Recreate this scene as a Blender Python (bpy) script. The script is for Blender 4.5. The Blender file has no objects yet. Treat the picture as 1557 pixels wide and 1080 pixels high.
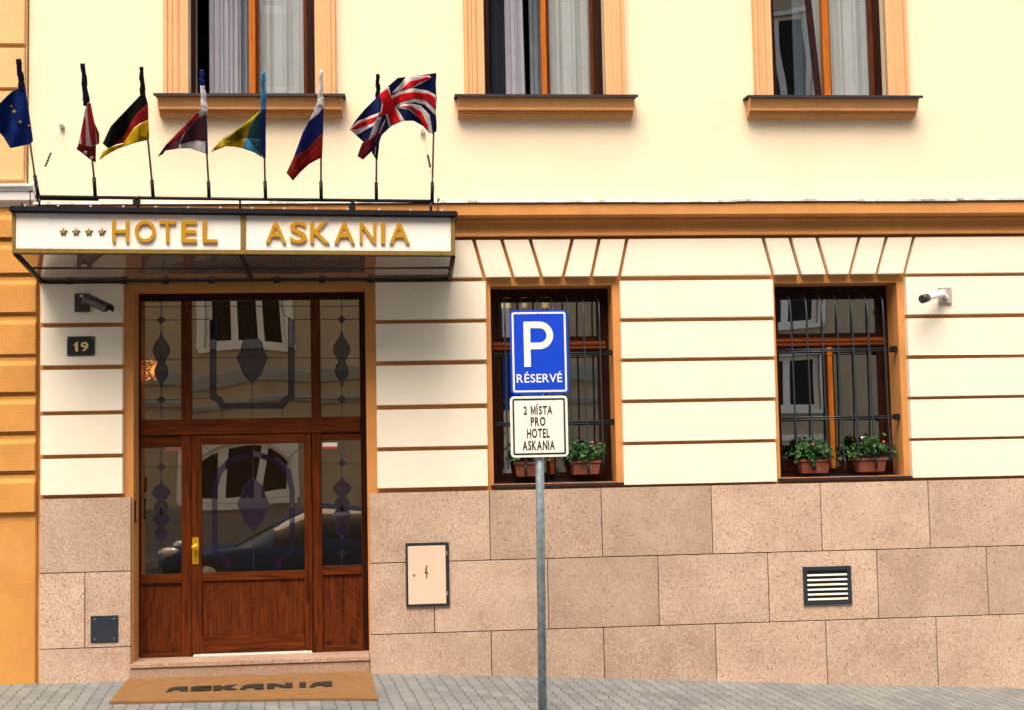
import bpy, bmesh, math, random
from mathutils import Vector, Matrix
R = math.radians
random.seed(7)
sc = bpy.context.scene
C = sc.collection

# ------------------------------------------------------------ camera
F, PITCH, YAW, ROLL = 2000.0, .0702, .0865, -.0200
CAM = Vector((0, -12.5, 2.06))
def _axes():
    cy, sy, cp, sp = math.cos(YAW), math.sin(YAW), math.cos(PITCH), math.sin(PITCH)
    fwd = Vector((sy*cp, cy*cp, sp)); right = Vector((cy, -sy, 0)); up = right.cross(fwd)
    r = right*math.cos(ROLL) + up*math.sin(ROLL); u = -right*math.sin(ROLL) + up*math.cos(ROLL)
    return r, u, fwd
AR, AU, AF = _axes()
cd = bpy.data.cameras.new('camera'); cam = bpy.data.objects.new('camera', cd); C.objects.link(cam)
cam.matrix_world = Matrix(((AR.x, AU.x, -AF.x, CAM.x), (AR.y, AU.y, -AF.y, CAM.y), (AR.z, AU.z, -AF.z, CAM.z), (0, 0, 0, 1)))
cd.sensor_width = 36; cd.lens = 36*F/1557; cd.clip_start = .05; cd.clip_end = 800
sc.camera = cam
# ------------------------------------------------------------ world, sun, exposure
w = bpy.data.worlds.new('World'); sc.world = w; w.use_nodes = True
nt = w.node_tree; nt.nodes.clear()
SUN_EL, SUN_AZ = R(60), R(194)       # azimuth clockwise from +y: the sun stands behind the camera, veiled by cloud
sky = nt.nodes.new('ShaderNodeTexSky'); sky.sky_type = 'NISHITA'; sky.sun_disc = False
sky.sun_elevation = SUN_EL; sky.sun_rotation = SUN_AZ; sky.dust_density = 3.5; sky.air_density = .7; sky.ozone_density = .6
bg = nt.nodes.new('ShaderNodeBackground'); bg.inputs[1].default_value = .133
wo = nt.nodes.new('ShaderNodeOutputWorld')
wt = nt.nodes.new('ShaderNodeMix'); wt.data_type = 'RGBA'; wt.blend_type = 'MULTIPLY'; wt.inputs[0].default_value = 1; wt.inputs[7].default_value = (1.08, .98, .80, 1)   # thin warm cloud
nt.links.new(sky.outputs[0], wt.inputs[6]); nt.links.new(wt.outputs[2], bg.inputs[0]); nt.links.new(bg.outputs[0], wo.inputs[0])
sl = bpy.data.lights.new('sun', 'SUN'); sl.energy = .95; sl.angle = R(34); sl.color = (1, .93, .82)
so = bpy.data.objects.new('sun', sl); C.objects.link(so)
sd = Vector((math.sin(SUN_AZ)*math.cos(SUN_EL), math.cos(SUN_AZ)*math.cos(SUN_EL), math.sin(SUN_EL)))
so.rotation_euler = sd.to_track_quat('Z', 'Y').to_euler(); so.location = sd*30
sc.view_settings.view_transform = 'Standard'; sc.view_settings.look = 'None'
sc.view_settings.exposure = 1.68; sc.view_settings.gamma = 1

# ------------------------------------------------------------ measuring: a photo pixel on the vertical plane at depth y
def at(px, py, y=0.0):
    d = AR*(px-778.5) - AU*(py-540) + AF*F
    t = (y-CAM.y)/d.y
    return CAM.x+d.x*t, CAM.z+d.z*t
def rect(a, b, c, d, y=0.0):
    p = [at(a, b, y), at(c, b, y), at(c, d, y), at(a, d, y)]
    return ((p[0][0]+p[3][0])/2, (p[1][0]+p[2][0])/2, (p[2][1]+p[3][1])/2, (p[0][1]+p[1][1])/2)  # x0 x1 z0 z1

# ------------------------------------------------------------ materials
def new_mat(name):
    m = bpy.data.materials.new(name); m.use_nodes = True
    return m, m.node_tree, m.node_tree.nodes['Principled BSDF']
def mat(name, col, rough=.6, metal=0, var=.12, vscale=6, bump=0, bscale=60, speck=None, spec=.5, stain=None):
    m, t, p = new_mat(name); N, L = t.nodes, t.links
    p.inputs['Roughness'].default_value = rough; p.inputs['Metallic'].default_value = metal
    p.inputs['Specular IOR Level'].default_value = spec
    tc = N.new('ShaderNodeTexCoord')
    n = N.new('ShaderNodeTexNoise'); n.inputs['Scale'].default_value = vscale; n.inputs['Detail'].default_value = 6; n.inputs['Roughness'].default_value = .65
    L.new(tc.outputs['Object'], n.inputs['Vector'])
    r = N.new('ShaderNodeValToRGB'); r.color_ramp.elements[0].position = .3; r.color_ramp.elements[1].position = .7
    r.color_ramp.elements[0].color = (*[c*(1-var) for c in col], 1); r.color_ramp.elements[1].color = (*[min(1, c*(1+var*.6)) for c in col], 1)
    L.new(n.outputs[0], r.inputs[0]); out = r.outputs[0]
    if stain:      # (colour, scale, threshold)
        s = N.new('ShaderNodeTexNoise'); s.inputs['Scale'].default_value = stain[1]; s.inputs['Detail'].default_value = 8; s.inputs['Roughness'].default_value = .7
        mp = N.new('ShaderNodeMapping'); mp.inputs['Scale'].default_value = (1, 1, .35); mp.inputs['Location'].default_value = (3.1, 7, 2)
        L.new(tc.outputs['Object'], mp.inputs[0]); L.new(mp.outputs[0], s.inputs['Vector'])
        q = N.new('ShaderNodeMapRange'); q.inputs[1].default_value = stain[2]; q.inputs[2].default_value = stain[2]+.15; q.inputs[4].default_value = stain[3]
        L.new(s.outputs[0], q.inputs[0])
        mx = N.new('ShaderNodeMix'); mx.data_type = 'RGBA'; mx.inputs[7].default_value = (*stain[0], 1)
        L.new(q.outputs[0], mx.inputs[0]); L.new(out, mx.inputs[6]); out = mx.outputs[2]
    L.new(out, p.inputs['Base Color'])
    if bump:
        b = N.new('ShaderNodeTexNoise'); b.inputs['Scale'].default_value = bscale; b.inputs['Detail'].default_value = 5
        L.new(tc.outputs['Object'], b.inputs['Vector'])
        bp = N.new('ShaderNodeBump'); bp.inputs['Strength'].default_value = bump; bp.inputs['Distance'].default_value = .01
        L.new(b.outputs[0], bp.inputs['Height']); L.new(bp.outputs[0], p.inputs['Normal'])
    return m
def emis(name, col, s):
    m, t, p = new_mat(name); p.inputs['Base Color'].default_value = (*col, 1)
    p.inputs['Emission Color'].default_value = (*col, 1); p.inputs['Emission Strength'].default_value = s; return m
def stone_mat(name, cols, seed, rough=.55):
    m, t, p = new_mat(name); N, L = t.nodes, t.links
    tc = N.new('ShaderNodeTexCoord'); oi = N.new('ShaderNodeObjectInfo')
    n = N.new('ShaderNodeTexNoise'); n.inputs['Scale'].default_value = 1.7; n.inputs['Detail'].default_value = 7; n.inputs['Roughness'].default_value = .7
    ad = N.new('ShaderNodeVectorMath'); ad.operation = 'ADD'
    cb = N.new('ShaderNodeVectorMath'); cb.operation = 'SCALE'; cb.inputs[0].default_value = (31, 17, 9); L.new(oi.outputs['Random'], cb.inputs['Scale'])
    L.new(tc.outputs['Object'], ad.inputs[0]); L.new(cb.outputs[0], ad.inputs[1]); L.new(ad.outputs[0], n.inputs['Vector'])
    r = N.new('ShaderNodeValToRGB'); e = r.color_ramp.elements; e[0].position = .28; e[1].position = .72
    e[0].color = (*cols[0], 1); e[1].color = (*cols[1], 1); L.new(n.outputs[0], r.inputs[0])
    hs = N.new('ShaderNodeHueSaturation'); mr = N.new('ShaderNodeMapRange'); mr.inputs[3].default_value = .80; mr.inputs[4].default_value = 1.13
    L.new(oi.outputs['Random'], mr.inputs[0]); L.new(mr.outputs[0], hs.inputs['Value']); L.new(r.outputs[0], hs.inputs['Color'])
    # grains: pale, rusty, black
    out = hs.outputs[0]
    for sc_, th, colr, am in ((95, .585, (.10, .05, .03), .85), (60, .64, (.07, .035, .025), .9), (150, .56, (.26, .13, .08), .7), (120, .57, (.84, .70, .54), .6)):
        g = N.new('ShaderNodeTexNoise'); g.inputs['Scale'].default_value = sc_; g.inputs['Detail'].default_value = 2; g.inputs['Roughness'].default_value = .6
        a2 = N.new('ShaderNodeVectorMath'); a2.operation = 'ADD'; a2.inputs[1].default_value = (sc_, th*9, seed); L.new(ad.outputs[0], a2.inputs[0]); L.new(a2.outputs[0], g.inputs['Vector'])
        q = N.new('ShaderNodeMapRange'); q.inputs[1].default_value = th; q.inputs[2].default_value = th+.05; q.inputs[4].default_value = am
        mx = N.new('ShaderNodeMix'); mx.data_type = 'RGBA'; mx.inputs[7].default_value = (*colr, 1)
        L.new(g.outputs[0], q.inputs[0]); L.new(q.outputs[0], mx.inputs[0]); L.new(out, mx.inputs[6]); out = mx.outputs[2]
    L.new(out, p.inputs['Base Color']); p.inputs['Roughness'].default_value = rough
    b = N.new('ShaderNodeTexNoise'); b.inputs['Scale'].default_value = 150; L.new(ad.outputs[0], b.inputs['Vector'])
    bp = N.new('ShaderNodeBump'); bp.inputs['Strength'].default_value = .18; bp.inputs['Distance'].default_value = .004
    L.new(b.outputs[0], bp.inputs['Height']); L.new(bp.outputs[0], p.inputs['Normal'])
    return m
def wood_mat(name, dark, light, rough=.35, axis='z'):
    m, t, p = new_mat(name); N, L = t.nodes, t.links
    tc = N.new('ShaderNodeTexCoord'); mp = N.new('ShaderNodeMapping')
    mp.inputs['Scale'].default_value = {'z': (26, 26, 1.6), 'x': (1.6, 26, 26)}[axis]
    n = N.new('ShaderNodeTexNoise'); n.inputs['Scale'].default_value = 1.6; n.inputs['Detail'].default_value = 8; n.inputs['Roughness'].default_value = .62; n.inputs['Distortion'].default_value = .8
    r = N.new('ShaderNodeValToRGB'); e = r.color_ramp.elements; e[0].position = .34; e[1].position = .68
    e[0].color = (*dark, 1); e[1].color = (*light, 1)
    L.new(tc.outputs['Object'], mp.inputs[0]); L.new(mp.outputs[0], n.inputs['Vector']); L.new(n.outputs[0], r.inputs[0]); L.new(r.outputs[0], p.inputs['Base Color'])
    p.inputs['Roughness'].default_value = rough; p.inputs['Specular IOR Level'].default_value = .18
    bp = N.new('ShaderNodeBump'); bp.inputs['Strength'].default_value = .12; bp.inputs['Distance'].default_value = .003
    L.new(n.outputs[0], bp.inputs['Height']); L.new(bp.outputs[0], p.inputs['Normal'])
    return m
def glass_mat(name, tint, refl, wave=.0, wscale=1.6, rough=0.0, film=None, seed=0, gcol=(1, .97, .92)):
    m = bpy.data.materials.new(name); m.use_nodes = True; t = m.node_tree; N, L = t.nodes, t.links; N.clear()
    o = N.new('ShaderNodeOutputMaterial'); tr = N.new('ShaderNodeBsdfTransparent'); tr.inputs[0].default_value = (*tint, 1)
    g = N.new('ShaderNodeBsdfGlossy'); g.inputs['Roughness'].default_value = rough; g.inputs['Color'].default_value = (*gcol, 1)
    lw = N.new('ShaderNodeLayerWeight'); lw.inputs[0].default_value = .5; pw = N.new('ShaderNodeMath'); pw.operation = 'POWER'; pw.inputs[1].default_value = 5
    mr = N.new('ShaderNodeMapRange'); mr.inputs[3].default_value = refl; mr.inputs[4].default_value = .95
    L.new(lw.outputs['Facing'], pw.inputs[0]); L.new(pw.outputs[0], mr.inputs[0])
    if wave:
        tc = N.new('ShaderNodeTexCoord'); n = N.new('ShaderNodeTexNoise'); n.inputs['Scale'].default_value = wscale; n.inputs['Detail'].default_value = 0
        mp = N.new('ShaderNodeMapping'); mp.inputs['Location'].default_value = (seed*3.7, seed, seed*1.3); L.new(tc.outputs['Object'], mp.inputs[0]); L.new(mp.outputs[0], n.inputs['Vector'])
        bp = N.new('ShaderNodeBump'); bp.inputs['Strength'].default_value = 1; bp.inputs['Distance'].default_value = wave
        L.new(n.outputs[0], bp.inputs['Height']); L.new(bp.outputs[0], g.inputs['Normal'])
    mx = N.new('ShaderNodeMixShader'); L.new(mr.outputs[0], mx.inputs[0]); 
    body = tr.outputs[0]
    if film:
        df = N.new('ShaderNodeBsdfDiffuse'); df.inputs[0].default_value = (*film[:3], 1); m2 = N.new('ShaderNodeMixShader'); m2.inputs[0].default_value = film[3]
        L.new(tr.outputs[0], m2.inputs[1]); L.new(df.outputs[0], m2.inputs[2]); body = m2.outputs[0]
    L.new(body, mx.inputs[1]); L.new(g.outputs[0], mx.inputs[2]); L.new(mx.outputs[0], o.inputs[0])
    return m
def paver_mat():
    m, t, p = new_mat('concrete_pavers'); N, L = t.nodes, t.links
    def M(op, a, b=None, c=None):
        n = N.new('ShaderNodeMath'); n.operation = op
        for i, v in enumerate((a, b, c)):
            if v is None: continue
            if isinstance(v, (int, float)): n.inputs[i].default_value = v
            else: L.new(v, n.inputs[i])
        return n.outputs[0]
    tc = N.new('ShaderNodeTexCoord'); sx = N.new('ShaderNodeSeparateXYZ'); L.new(tc.outputs['Object'], sx.inputs[0])
    wob = N.new('ShaderNodeTexNoise'); wob.inputs['Scale'].default_value = 2.5; L.new(tc.outputs['Object'], wob.inputs['Vector'])
    x = M('ADD', M('ADD', sx.outputs[0], M('MULTIPLY', sx.outputs[1], .10)), M('MULTIPLY', wob.outputs[0], .025)); y = sx.outputs[1]
    zig = M('PINGPONG', M('MULTIPLY', y, 1/.082), 1.0)
    u = M('ADD', M('MULTIPLY', x, 1/.113), M('MULTIPLY', zig, .17))
    row = M('FLOOR', u); fu = M('FRACT', u)
    v = M('ADD', M('MULTIPLY', y, 1/.225), M('MULTIPLY', M('PINGPONG', row, 1.0), .5))
    fv = M('FRACT', v); cell = M('FLOOR', v)
    ju = M('SUBTRACT', 1.0, M('SMOOTH_MIN', M('MULTIPLY', M('MINIMUM', fu, M('SUBTRACT', 1.0, fu)), 15), 1.0, .2))
    jv = M('MULTIPLY', M('SUBTRACT', 1.0, M('MINIMUM', M('MULTIPLY', M('MINIMUM', fv, M('SUBTRACT', 1.0, fv)), 22), 1.0)), .55)
    j = M('MAXIMUM', ju, jv)
    cx = N.new('ShaderNodeCombineXYZ'); L.new(row, cx.inputs[0]); L.new(cell, cx.inputs[1])
    wn = N.new('ShaderNodeTexWhiteNoise'); wn.noise_dimensions = '2D'; L.new(cx.outputs[0], wn.inputs['Vector'])
    n = N.new('ShaderNodeTexNoise'); n.inputs['Scale'].default_value = 1.3; n.inputs['Detail'].default_value = 8; n.inputs['Roughness'].default_value = .7; L.new(tc.outputs['Object'], n.inputs['Vector'])
    val = M('ADD', M('MULTIPLY', wn.outputs[0], .3), M('MULTIPLY', n.outputs[0], .8))
    r = N.new('ShaderNodeValToRGB'); e = r.color_ramp.elements; e[0].position = .25; e[1].position = .85
    e[0].color = (.12, .135, .14, 1); e[1].color = (.235, .245, .243, 1); L.new(val, r.inputs[0])
    gr = N.new('ShaderNodeTexNoise'); gr.inputs['Scale'].default_value = 160; L.new(tc.outputs['Object'], gr.inputs['Vector'])
    mg = N.new('ShaderNodeMix'); mg.data_type = 'RGBA'; mg.blend_type = 'OVERLAY'; mg.inputs[0].default_value = .5; L.new(r.outputs[0], mg.inputs[6]); L.new(gr.outputs[0], mg.inputs[7])
    mx = N.new('ShaderNodeMix'); mx.data_type = 'RGBA'; mx.inputs[7].default_value = (.022, .022, .025, 1)
    L.new(M('MULTIPLY', j, .9), mx.inputs[0]); L.new(mg.outputs[2], mx.inputs[6]); L.new(mx.outputs[2], p.inputs['Base Color'])
    bp = N.new('ShaderNodeBump'); bp.inputs['Strength'].default_value = .7; bp.inputs['Distance'].default_value = .006
    L.new(M('SUBTRACT', M('MULTIPLY', gr.outputs[0], .2), j), bp.inputs['Height']); L.new(bp.outputs[0], p.inputs['Normal'])
    p.inputs['Roughness'].default_value = .8
    return m

M = dict(
 cream=mat('cream_render', (.86, .735, .54), .85, var=.05, vscale=1.2, bump=.25, bscale=220, stain=((.62, .45, .25), 1.1, .66, .35)),
 panel=mat('pale_cream_render', (.88, .80, .66), .85, var=.04, vscale=2, bump=.22, bscale=200, stain=((.65, .5, .3), 1.7, .67, .3)),
 orange=mat('orange_render', (.62, .27, .075), .85, var=.14, vscale=2.5, bump=.4, bscale=160, stain=((.3, .13, .05), 2.2, .62, .4)),
 peach=mat('peach_render', (.72, .40, .19), .85, var=.08, vscale=2.5, bump=.25, bscale=160, stain=((.5, .25, .1), 2.4, .62, .35)),
 nb=mat('ochre_render', (.62, .29, .065), .85, var=.14, vscale=2, bump=.7, bscale=90, stain=((.7, .47, .25), 1.3, .58, .5)),
 nbl=mat('pale_ochre_render', (.72, .47, .21), .85, var=.1, vscale=2, bump=.6, bscale=90, stain=((.3, .16, .06), 3, .64, .5)),
 white_render=mat('white_render', (.72, .72, .74), .7, var=.1, vscale=5, bump=.2, bscale=60),
 stone=stone_mat('speckled_sandstone', ((.43, .285, .215), (.68, .505, .39)), 1),
 step=stone_mat('worn_step_stone', ((.30, .19, .14), (.47, .33, .25)), 5),
 mortar=mat('dark_mortar', (.05, .035, .028), .95),
 wood=wood_mat('brown_wood', (.040, .0075, .0015), (.155, .033, .005)),
 woodh=wood_mat('brown_wood_rail', (.040, .0075, .0015), (.155, .033, .005), axis='x'),
 dwood=wood_mat('dark_brown_wood', (.010, .003, .002), (.035, .009, .004)),
 owood=wood_mat('lit_amber_wood', (.34, .085, .006), (.52, .15, .013), .4),  # varnished wood; light caught on the mullion face is put into the colour
 mwood=wood_mat('chestnut_wood', (.10, .022, .005), (.22, .055, .012), .35, 'x'),
 black=mat('black_metal', (.012, .012, .014), .4, .3, var=.2),
 iron=mat('blue_black_iron', (.035, .048, .062), .42, .4, var=.3, vscale=40),
 lead=mat('dark_sheet_metal', (.018, .014, .022), .6, 0, var=.35, vscale=9, bump=.2, bscale=12, spec=.15),
 flash=mat('weathered_zinc', (.42, .43, .41), .5, .3, var=.5, vscale=7, stain=((.04, .04, .04), 5, .5, .9)),
 steel=mat('galvanised_steel', (.30, .37, .41), .45, .55, var=.4, vscale=18, bump=.15, bscale=50, stain=((.13, .19, .23), 8, .5, .7)),
 pole=mat('aluminium_pole', (.42, .36, .34), .35, .7, var=.2),
 brass=mat('brushed_brass_frame', (.40, .27, .075), .4, .75, var=.25, vscale=30),
 gold=mat('polished_gold', (1.0, .53, .04), .10, .62, var=.05, bump=1, bscale=5),
 goldedge=mat('gold_letter_edge', (.75, .42, .08), .3, .6, var=.1),
 signwhite=mat('white_acrylic', (.86, .83, .81), .22, var=.02, vscale=3),
 blue=mat('sign_blue', (.003, .06, .66), .35, var=.05),
 white=mat('sign_white', (.86, .86, .82), .4, var=.03),
 signblack=mat('sign_black', (.012, .012, .012), .5, var=.1),
 alu=mat('aluminium_back', (.45, .46, .47), .4, .8),
 camblack=mat('black_plastic', (.035, .033, .037), .35, var=.15, vscale=20),
 camgrey=mat('grey_plastic', (.42, .38, .34), .45, var=.15),
 camwhite=mat('white_plastic', (.8, .78, .76), .4, var=.04),
 lens=mat('lens_glass', (.004, .004, .006), .05),
 cabinet=mat('beige_cabinet_paint', (.76, .56, .43), .5, var=.05, vscale=4, bump=.05, bscale=20),
 darkred=mat('dark_red_paint', (.16, .015, .015), .5),
 navy=mat('navy_frame', (.018, .028, .045), .45, var=.2),
 slat=mat('pale_slat', (.60, .60, .54), .4, var=.1),
 mat=mat('coir_mat', (.29, .145, .048), .95, var=.22, vscale=9, bump=1.0, bscale=300, stain=((.22, .12, .06), 3, .55, .4)),
 matblack=mat('black_coir', (.012, .010, .009), .95, bump=1, bscale=300),
 terra=mat('terracotta', (.19, .045, .023), .8, var=.3, vscale=14, bump=.3, bscale=50, stain=((.62, .38, .3), 14, .6, .7)),
 soil=mat('soil', (.03, .02, .015), .95),
 leaf=mat('geranium_leaf', (.016, .075, .008), .5, var=.6, vscale=24, spec=.4),
 flower=mat('pink_flower', (.75, .06, .16), .6),
 flowerw=mat('pale_flower', (.8, .72, .6), .6),
 curtain=mat('sheer_curtain', (.42, .46, .48), .9, var=.05, bump=.3, bscale=300),
 drape=mat('striped_drape', (.33, .34, .42), .9, var=.06, bump=.3, bscale=300),
 drapeblue=mat('blue_drape', (.008, .016, .036), .9),
 netblue=mat('blue_grey_net', (.17, .20, .25), .9, bump=.3, bscale=300),
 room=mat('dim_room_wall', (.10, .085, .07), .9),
 purple=glass_mat('violet_glass', (.16, .12, .18), .10, film=(.04, .022, .055, .45)),
 leading=mat('lead_came', (.03, .026, .034), .5, .3),
 sticker=mat('red_sticker', (.6, .06, .06), .5),
 asphalt=mat('asphalt', (.06, .06, .062), .9, var=.25, bump=.6, bscale=120),
 kerb=mat('granite_kerb', (.3, .29, .28), .8, var=.2, bump=.4, bscale=80),
 paver=paver_mat(),
 earth=mat('earth', (.16, .14, .11), .95, var=.3, vscale=.3),
 opp=mat('beige_render', (.50, .41, .27), .85, var=.12, vscale=1.2, bump=.4, bscale=80, stain=((.3, .24, .16), 1.4, .58, .5)),
 oppband=mat('grey_green_moulding', (.42, .44, .40), .8, var=.1),
 opppl=mat('grey_plinth_render', (.26, .24, .21), .9, var=.2, bump=.6, bscale=60),
 oppwin=mat('white_window_frame', (.85, .85, .8), .5, var=.04),
 carpaint=mat('dark_blue_car_paint', (.008, .035, .11), .38, 0, var=.02, spec=.12),
 carpaint2=mat('black_car_paint', (.005, .005, .006), .38, 0, var=.02, spec=.12),
 leanglass=glass_mat('leaning_pane_glass', (.75, .8, .85), .22, wave=.004, wscale=1.5, seed=4),
 bead=mat('bead_wood', (.13, .034, .010), .45),
 sillp=mat('orange_sill_render', (.68, .33, .12), .85, var=.12, vscale=3, bump=.3, bscale=160, stain=((.25, .1, .04), 2.5, .6, .5)),
 edge=mat('navy_sheet_metal', (.008, .008, .014), .55, 0, var=.4, vscale=8, spec=.2),
 opppane=mat('dark_window_pane', (.018, .017, .011), .35, spec=.15),
 tyre=mat('tyre_rubber', (.02, .02, .02), .8),
 chrome=mat('chrome', (.8, .8, .82), .1, 1),
 lampw=emis('warm_lamp', (1, .38, .06), 12), lampy=emis('yellow_lamp', (1, .62, .12), 4), headl=mat('headlight_lens', (.75, .78, .8), .08, .4),
 roof=mat('roof_tiles', (.30, .11, .06), .8, var=.3, vscale=8, bump=.8, bscale=30),
)
GL = dict(
 door=[glass_mat(f'door_glass_{i}', (.30, .26, .20), .40, wave=.0085, wscale=.9, seed=i*1.7, gcol=(1, .86, .66), film=(.14, .09, .045, .08)) for i in range(6)],
 low=[glass_mat(f'ground_window_glass_{i}', (.24, .27, .32), .42, wave=.0025, wscale=1.1, seed=i+9) for i in range(3)],
 up=[glass_mat(f'upper_window_glass_{i}', (.98, .99, .99), .13, wave=.003, wscale=1.0, seed=i+20) for i in range(3)],
 canopy=glass_mat('smoked_canopy_glass', (.50, .42, .42), .42, film=(.42, .30, .27, .45)),
 opp=glass_mat('opposite_window_glass', (.03, .035, .03), .04),
 car=glass_mat('car_window_glass', (.02, .025, .03), .03),
)

# ------------------------------------------------------------ mesh helpers
def box(bm, x0, x1, y0, y1, z0, z1, mi=0):
    v = [bm.verts.new(p) for p in ((x0, y0, z0), (x1, y0, z0), (x1, y1, z0), (x0, y1, z0), (x0, y0, z1), (x1, y0, z1), (x1, y1, z1), (x0, y1, z1))]
    for f in ((0, 1, 5, 4), (1, 2, 6, 5), (2, 3, 7, 6), (3, 0, 4, 7), (4, 5, 6, 7), (3, 2, 1, 0)): bm.faces.new([v[i] for i in f]).material_index = mi
def hexa(bm, p):      # 8 corners: 4 front (ccw from bottom left), 4 back
    v = [bm.verts.new(q) for q in p]
    for f in ((0, 1, 2, 3), (1, 5, 6, 2), (5, 4, 7, 6), (4, 0, 3, 7), (3, 2, 6, 7), (4, 5, 1, 0)): bm.faces.new([v[i] for i in f])
def prism(bm, pts, y0, y1):   # pts (x, z) outline, between depths
    a = [bm.verts.new((x, y0, z)) for x, z in pts]; b = [bm.verts.new((x, y1, z)) for x, z in pts]
    n = len(pts)
    bm.faces.new(a); bm.faces.new(b[::-1])
    for i in range(n): bm.faces.new((a[i], b[i], b[(i+1) % n], a[(i+1) % n]))
def extr_x(bm, prof, x0, x1):  # prof (y, z)
    a = [bm.verts.new((x0, y, z)) for y, z in prof]; b = [bm.verts.new((x1, y, z)) for y, z in prof]; n = len(prof)
    bm.faces.new(a); bm.faces.new(b[::-1])
    for i in range(n): bm.faces.new((a[i], b[i], b[(i+1) % n], a[(i+1) % n]))
def extr_z(bm, prof, z0, z1):  # prof (x, y)
    a = [bm.verts.new((x, y, z0)) for x, y in prof]; b = [bm.verts.new((x, y, z1)) for x, y in prof]; n = len(prof)
    bm.faces.new(a); bm.faces.new(b[::-1])
    for i in range(n): bm.faces.new((a[i], b[i], b[(i+1) % n], a[(i+1) % n]))
def tube(bm, pts, r, n=10, cap=True):
    pts = [Vector(p) for p in pts]; rings = []
    rr = r if isinstance(r, (list, tuple)) else [r]*len(pts)
    for i, p in enumerate(pts):
        d = (pts[min(i+1, len(pts)-1)]-pts[max(i-1, 0)]).normalized()
        u = d.orthogonal().normalized() if i == 0 else (prev - d*prev.dot(d)).normalized()
        prev = u; v = d.cross(u)
        rings.append([bm.verts.new(p+(u*math.cos(2*math.pi*k/n)+v*math.sin(2*math.pi*k/n))*rr[i]) for k in range(n)])
    for a, b in zip(rings, rings[1:]):
        for k in range(n):
            f = bm.faces.new((a[k], a[(k+1) % n], b[(k+1) % n], b[k])); f.smooth = True
    if cap: bm.faces.new(rings[0][::-1]); bm.faces.new(rings[-1])
def disc(bm, c, r, y0, y1, n=16): prism(bm, [(c[0]+r*math.cos(2*math.pi*k/n), c[1]+r*math.sin(2*math.pi*k/n)) for k in range(n)], y0, y1)
def BM(): return bmesh.new()
def obj(name, bm, m, parent=None, bevel=0, seg=2, smooth=False):
    if bevel:
        bmesh.ops.remove_doubles(bm, verts=bm.verts, dist=1e-5)
        ed = [e for e in bm.edges if len(e.link_faces) == 2 and e.calc_face_angle(0) > .5]
        bmesh.ops.bevel(bm, geom=ed, offset=bevel, segments=seg, affect='EDGES', clamp_overlap=True)
    bmesh.ops.recalc_face_normals(bm, faces=bm.faces)
    me = bpy.data.meshes.new(name); bm.to_mesh(me); bm.free()
    for mm in (m if isinstance(m, (list, tuple)) else [m]): me.materials.append(mm)
    if smooth:
        for p in me.polygons: p.use_smooth = True
    o = bpy.data.objects.new(name, me); C.objects.link(o)
    if parent is not None:
        o.parent = parent; o.matrix_parent_inverse = parent_inv(parent)
    return o
def parent_inv(p):     # meshes carry world coordinates: only a thing's own placing has to be undone
    return Matrix.Identity(4) if p.parent is not None else p.matrix_basis.inverted()
def thing(name, label, cat, loc=(0, 0, 0), group=None):
    o = bpy.data.objects.new(name, None); C.objects.link(o); o.location = loc; o.empty_display_size = .2
    return tag(o, label, cat, group)
def tag(o, label, cat, group=None):
    o['label'] = label; o['category'] = cat
    if group: o['group'] = group
    return o
def struct(name, bm, m): o = obj(name, bm, m); o['kind'] = 'structure'; return o
def dup(root, loc, label):
    r = root.copy(); C.objects.link(r); r.location = loc; r['label'] = label
    def rec(a, b):
        for ch in list(a.children):
            c = ch.copy(); C.objects.link(c); c.parent = b; c.matrix_parent_inverse = ch.matrix_parent_inverse.copy(); rec(ch, c)
    rec(root, r); return r
_gc = {}
def glyph_mesh(ch, bold):
    k = (ch, bold)
    if k not in _gc:
        cu = bpy.data.curves.new('t', 'FONT'); cu.body = ch; cu.offset = bold; cu.extrude = .5; cu.resolution_u = 6
        o = bpy.data.objects.new('t', cu); C.objects.link(o); bpy.context.view_layer.update()
        dg = bpy.context.evaluated_depsgraph_get(); me = bpy.data.meshes.new_from_object(o.evaluated_get(dg))
        bpy.data.objects.remove(o); bpy.data.curves.remove(cu)
        vs = [v.co.copy() for v in me.vertices]; fs = [tuple(p.vertices) for p in me.polygons]; bpy.data.meshes.remove(me)
        x0 = min(v.x for v in vs); x1 = max(v.x for v in vs); y0 = min(v.y for v in vs); y1 = max(v.y for v in vs)
        _gc[k] = ([((v.x-x0)/(x1-x0), (v.y-y0)/(y1-y0), v.z) for v in vs], fs, (x1-x0, y1-y0))
    return _gc[k]
SPECIAL = {'1': [(.42, 0), (1, 0), (1, 1), (.62, 1), (.45, .84), (0, .72), (0, .58), (.42, .68)],
 'M': [(0, 0), (.19, 0), (.19, .70), (.42, .12), (.58, .12), (.81, .70), (.81, 0), (1, 0), (1, 1), (.77, 1), (.5, .36), (.23, 1), (0, 1)]}
def glyph(bm, ch, fn, thick, bold=.03):   # fn(u, v) -> Vector on the face; thick = Vector through the plate
    if ch in SPECIAL:
        o = SPECIAL[ch]; A_ = [bm.verts.new(fn(u, v)+thick*.5) for u, v in o]; B_ = [bm.verts.new(fn(u, v)-thick*.5) for u, v in o]; n = len(o)
        bm.faces.new(A_); bm.faces.new(B_[::-1])
        for k in range(n): bm.faces.new((A_[k], B_[k], B_[(k+1) % n], A_[(k+1) % n]))
        bmesh.ops.triangulate(bm, faces=bm.faces[:]); return
    vs, fs, _ = glyph_mesh(ch, bold)
    nv = [bm.verts.new(fn(u, v) + thick*w_) for u, v, w_ in vs]
    for f in fs:
        try: bm.faces.new([nv[i] for i in f])
        except ValueError: pass
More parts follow.
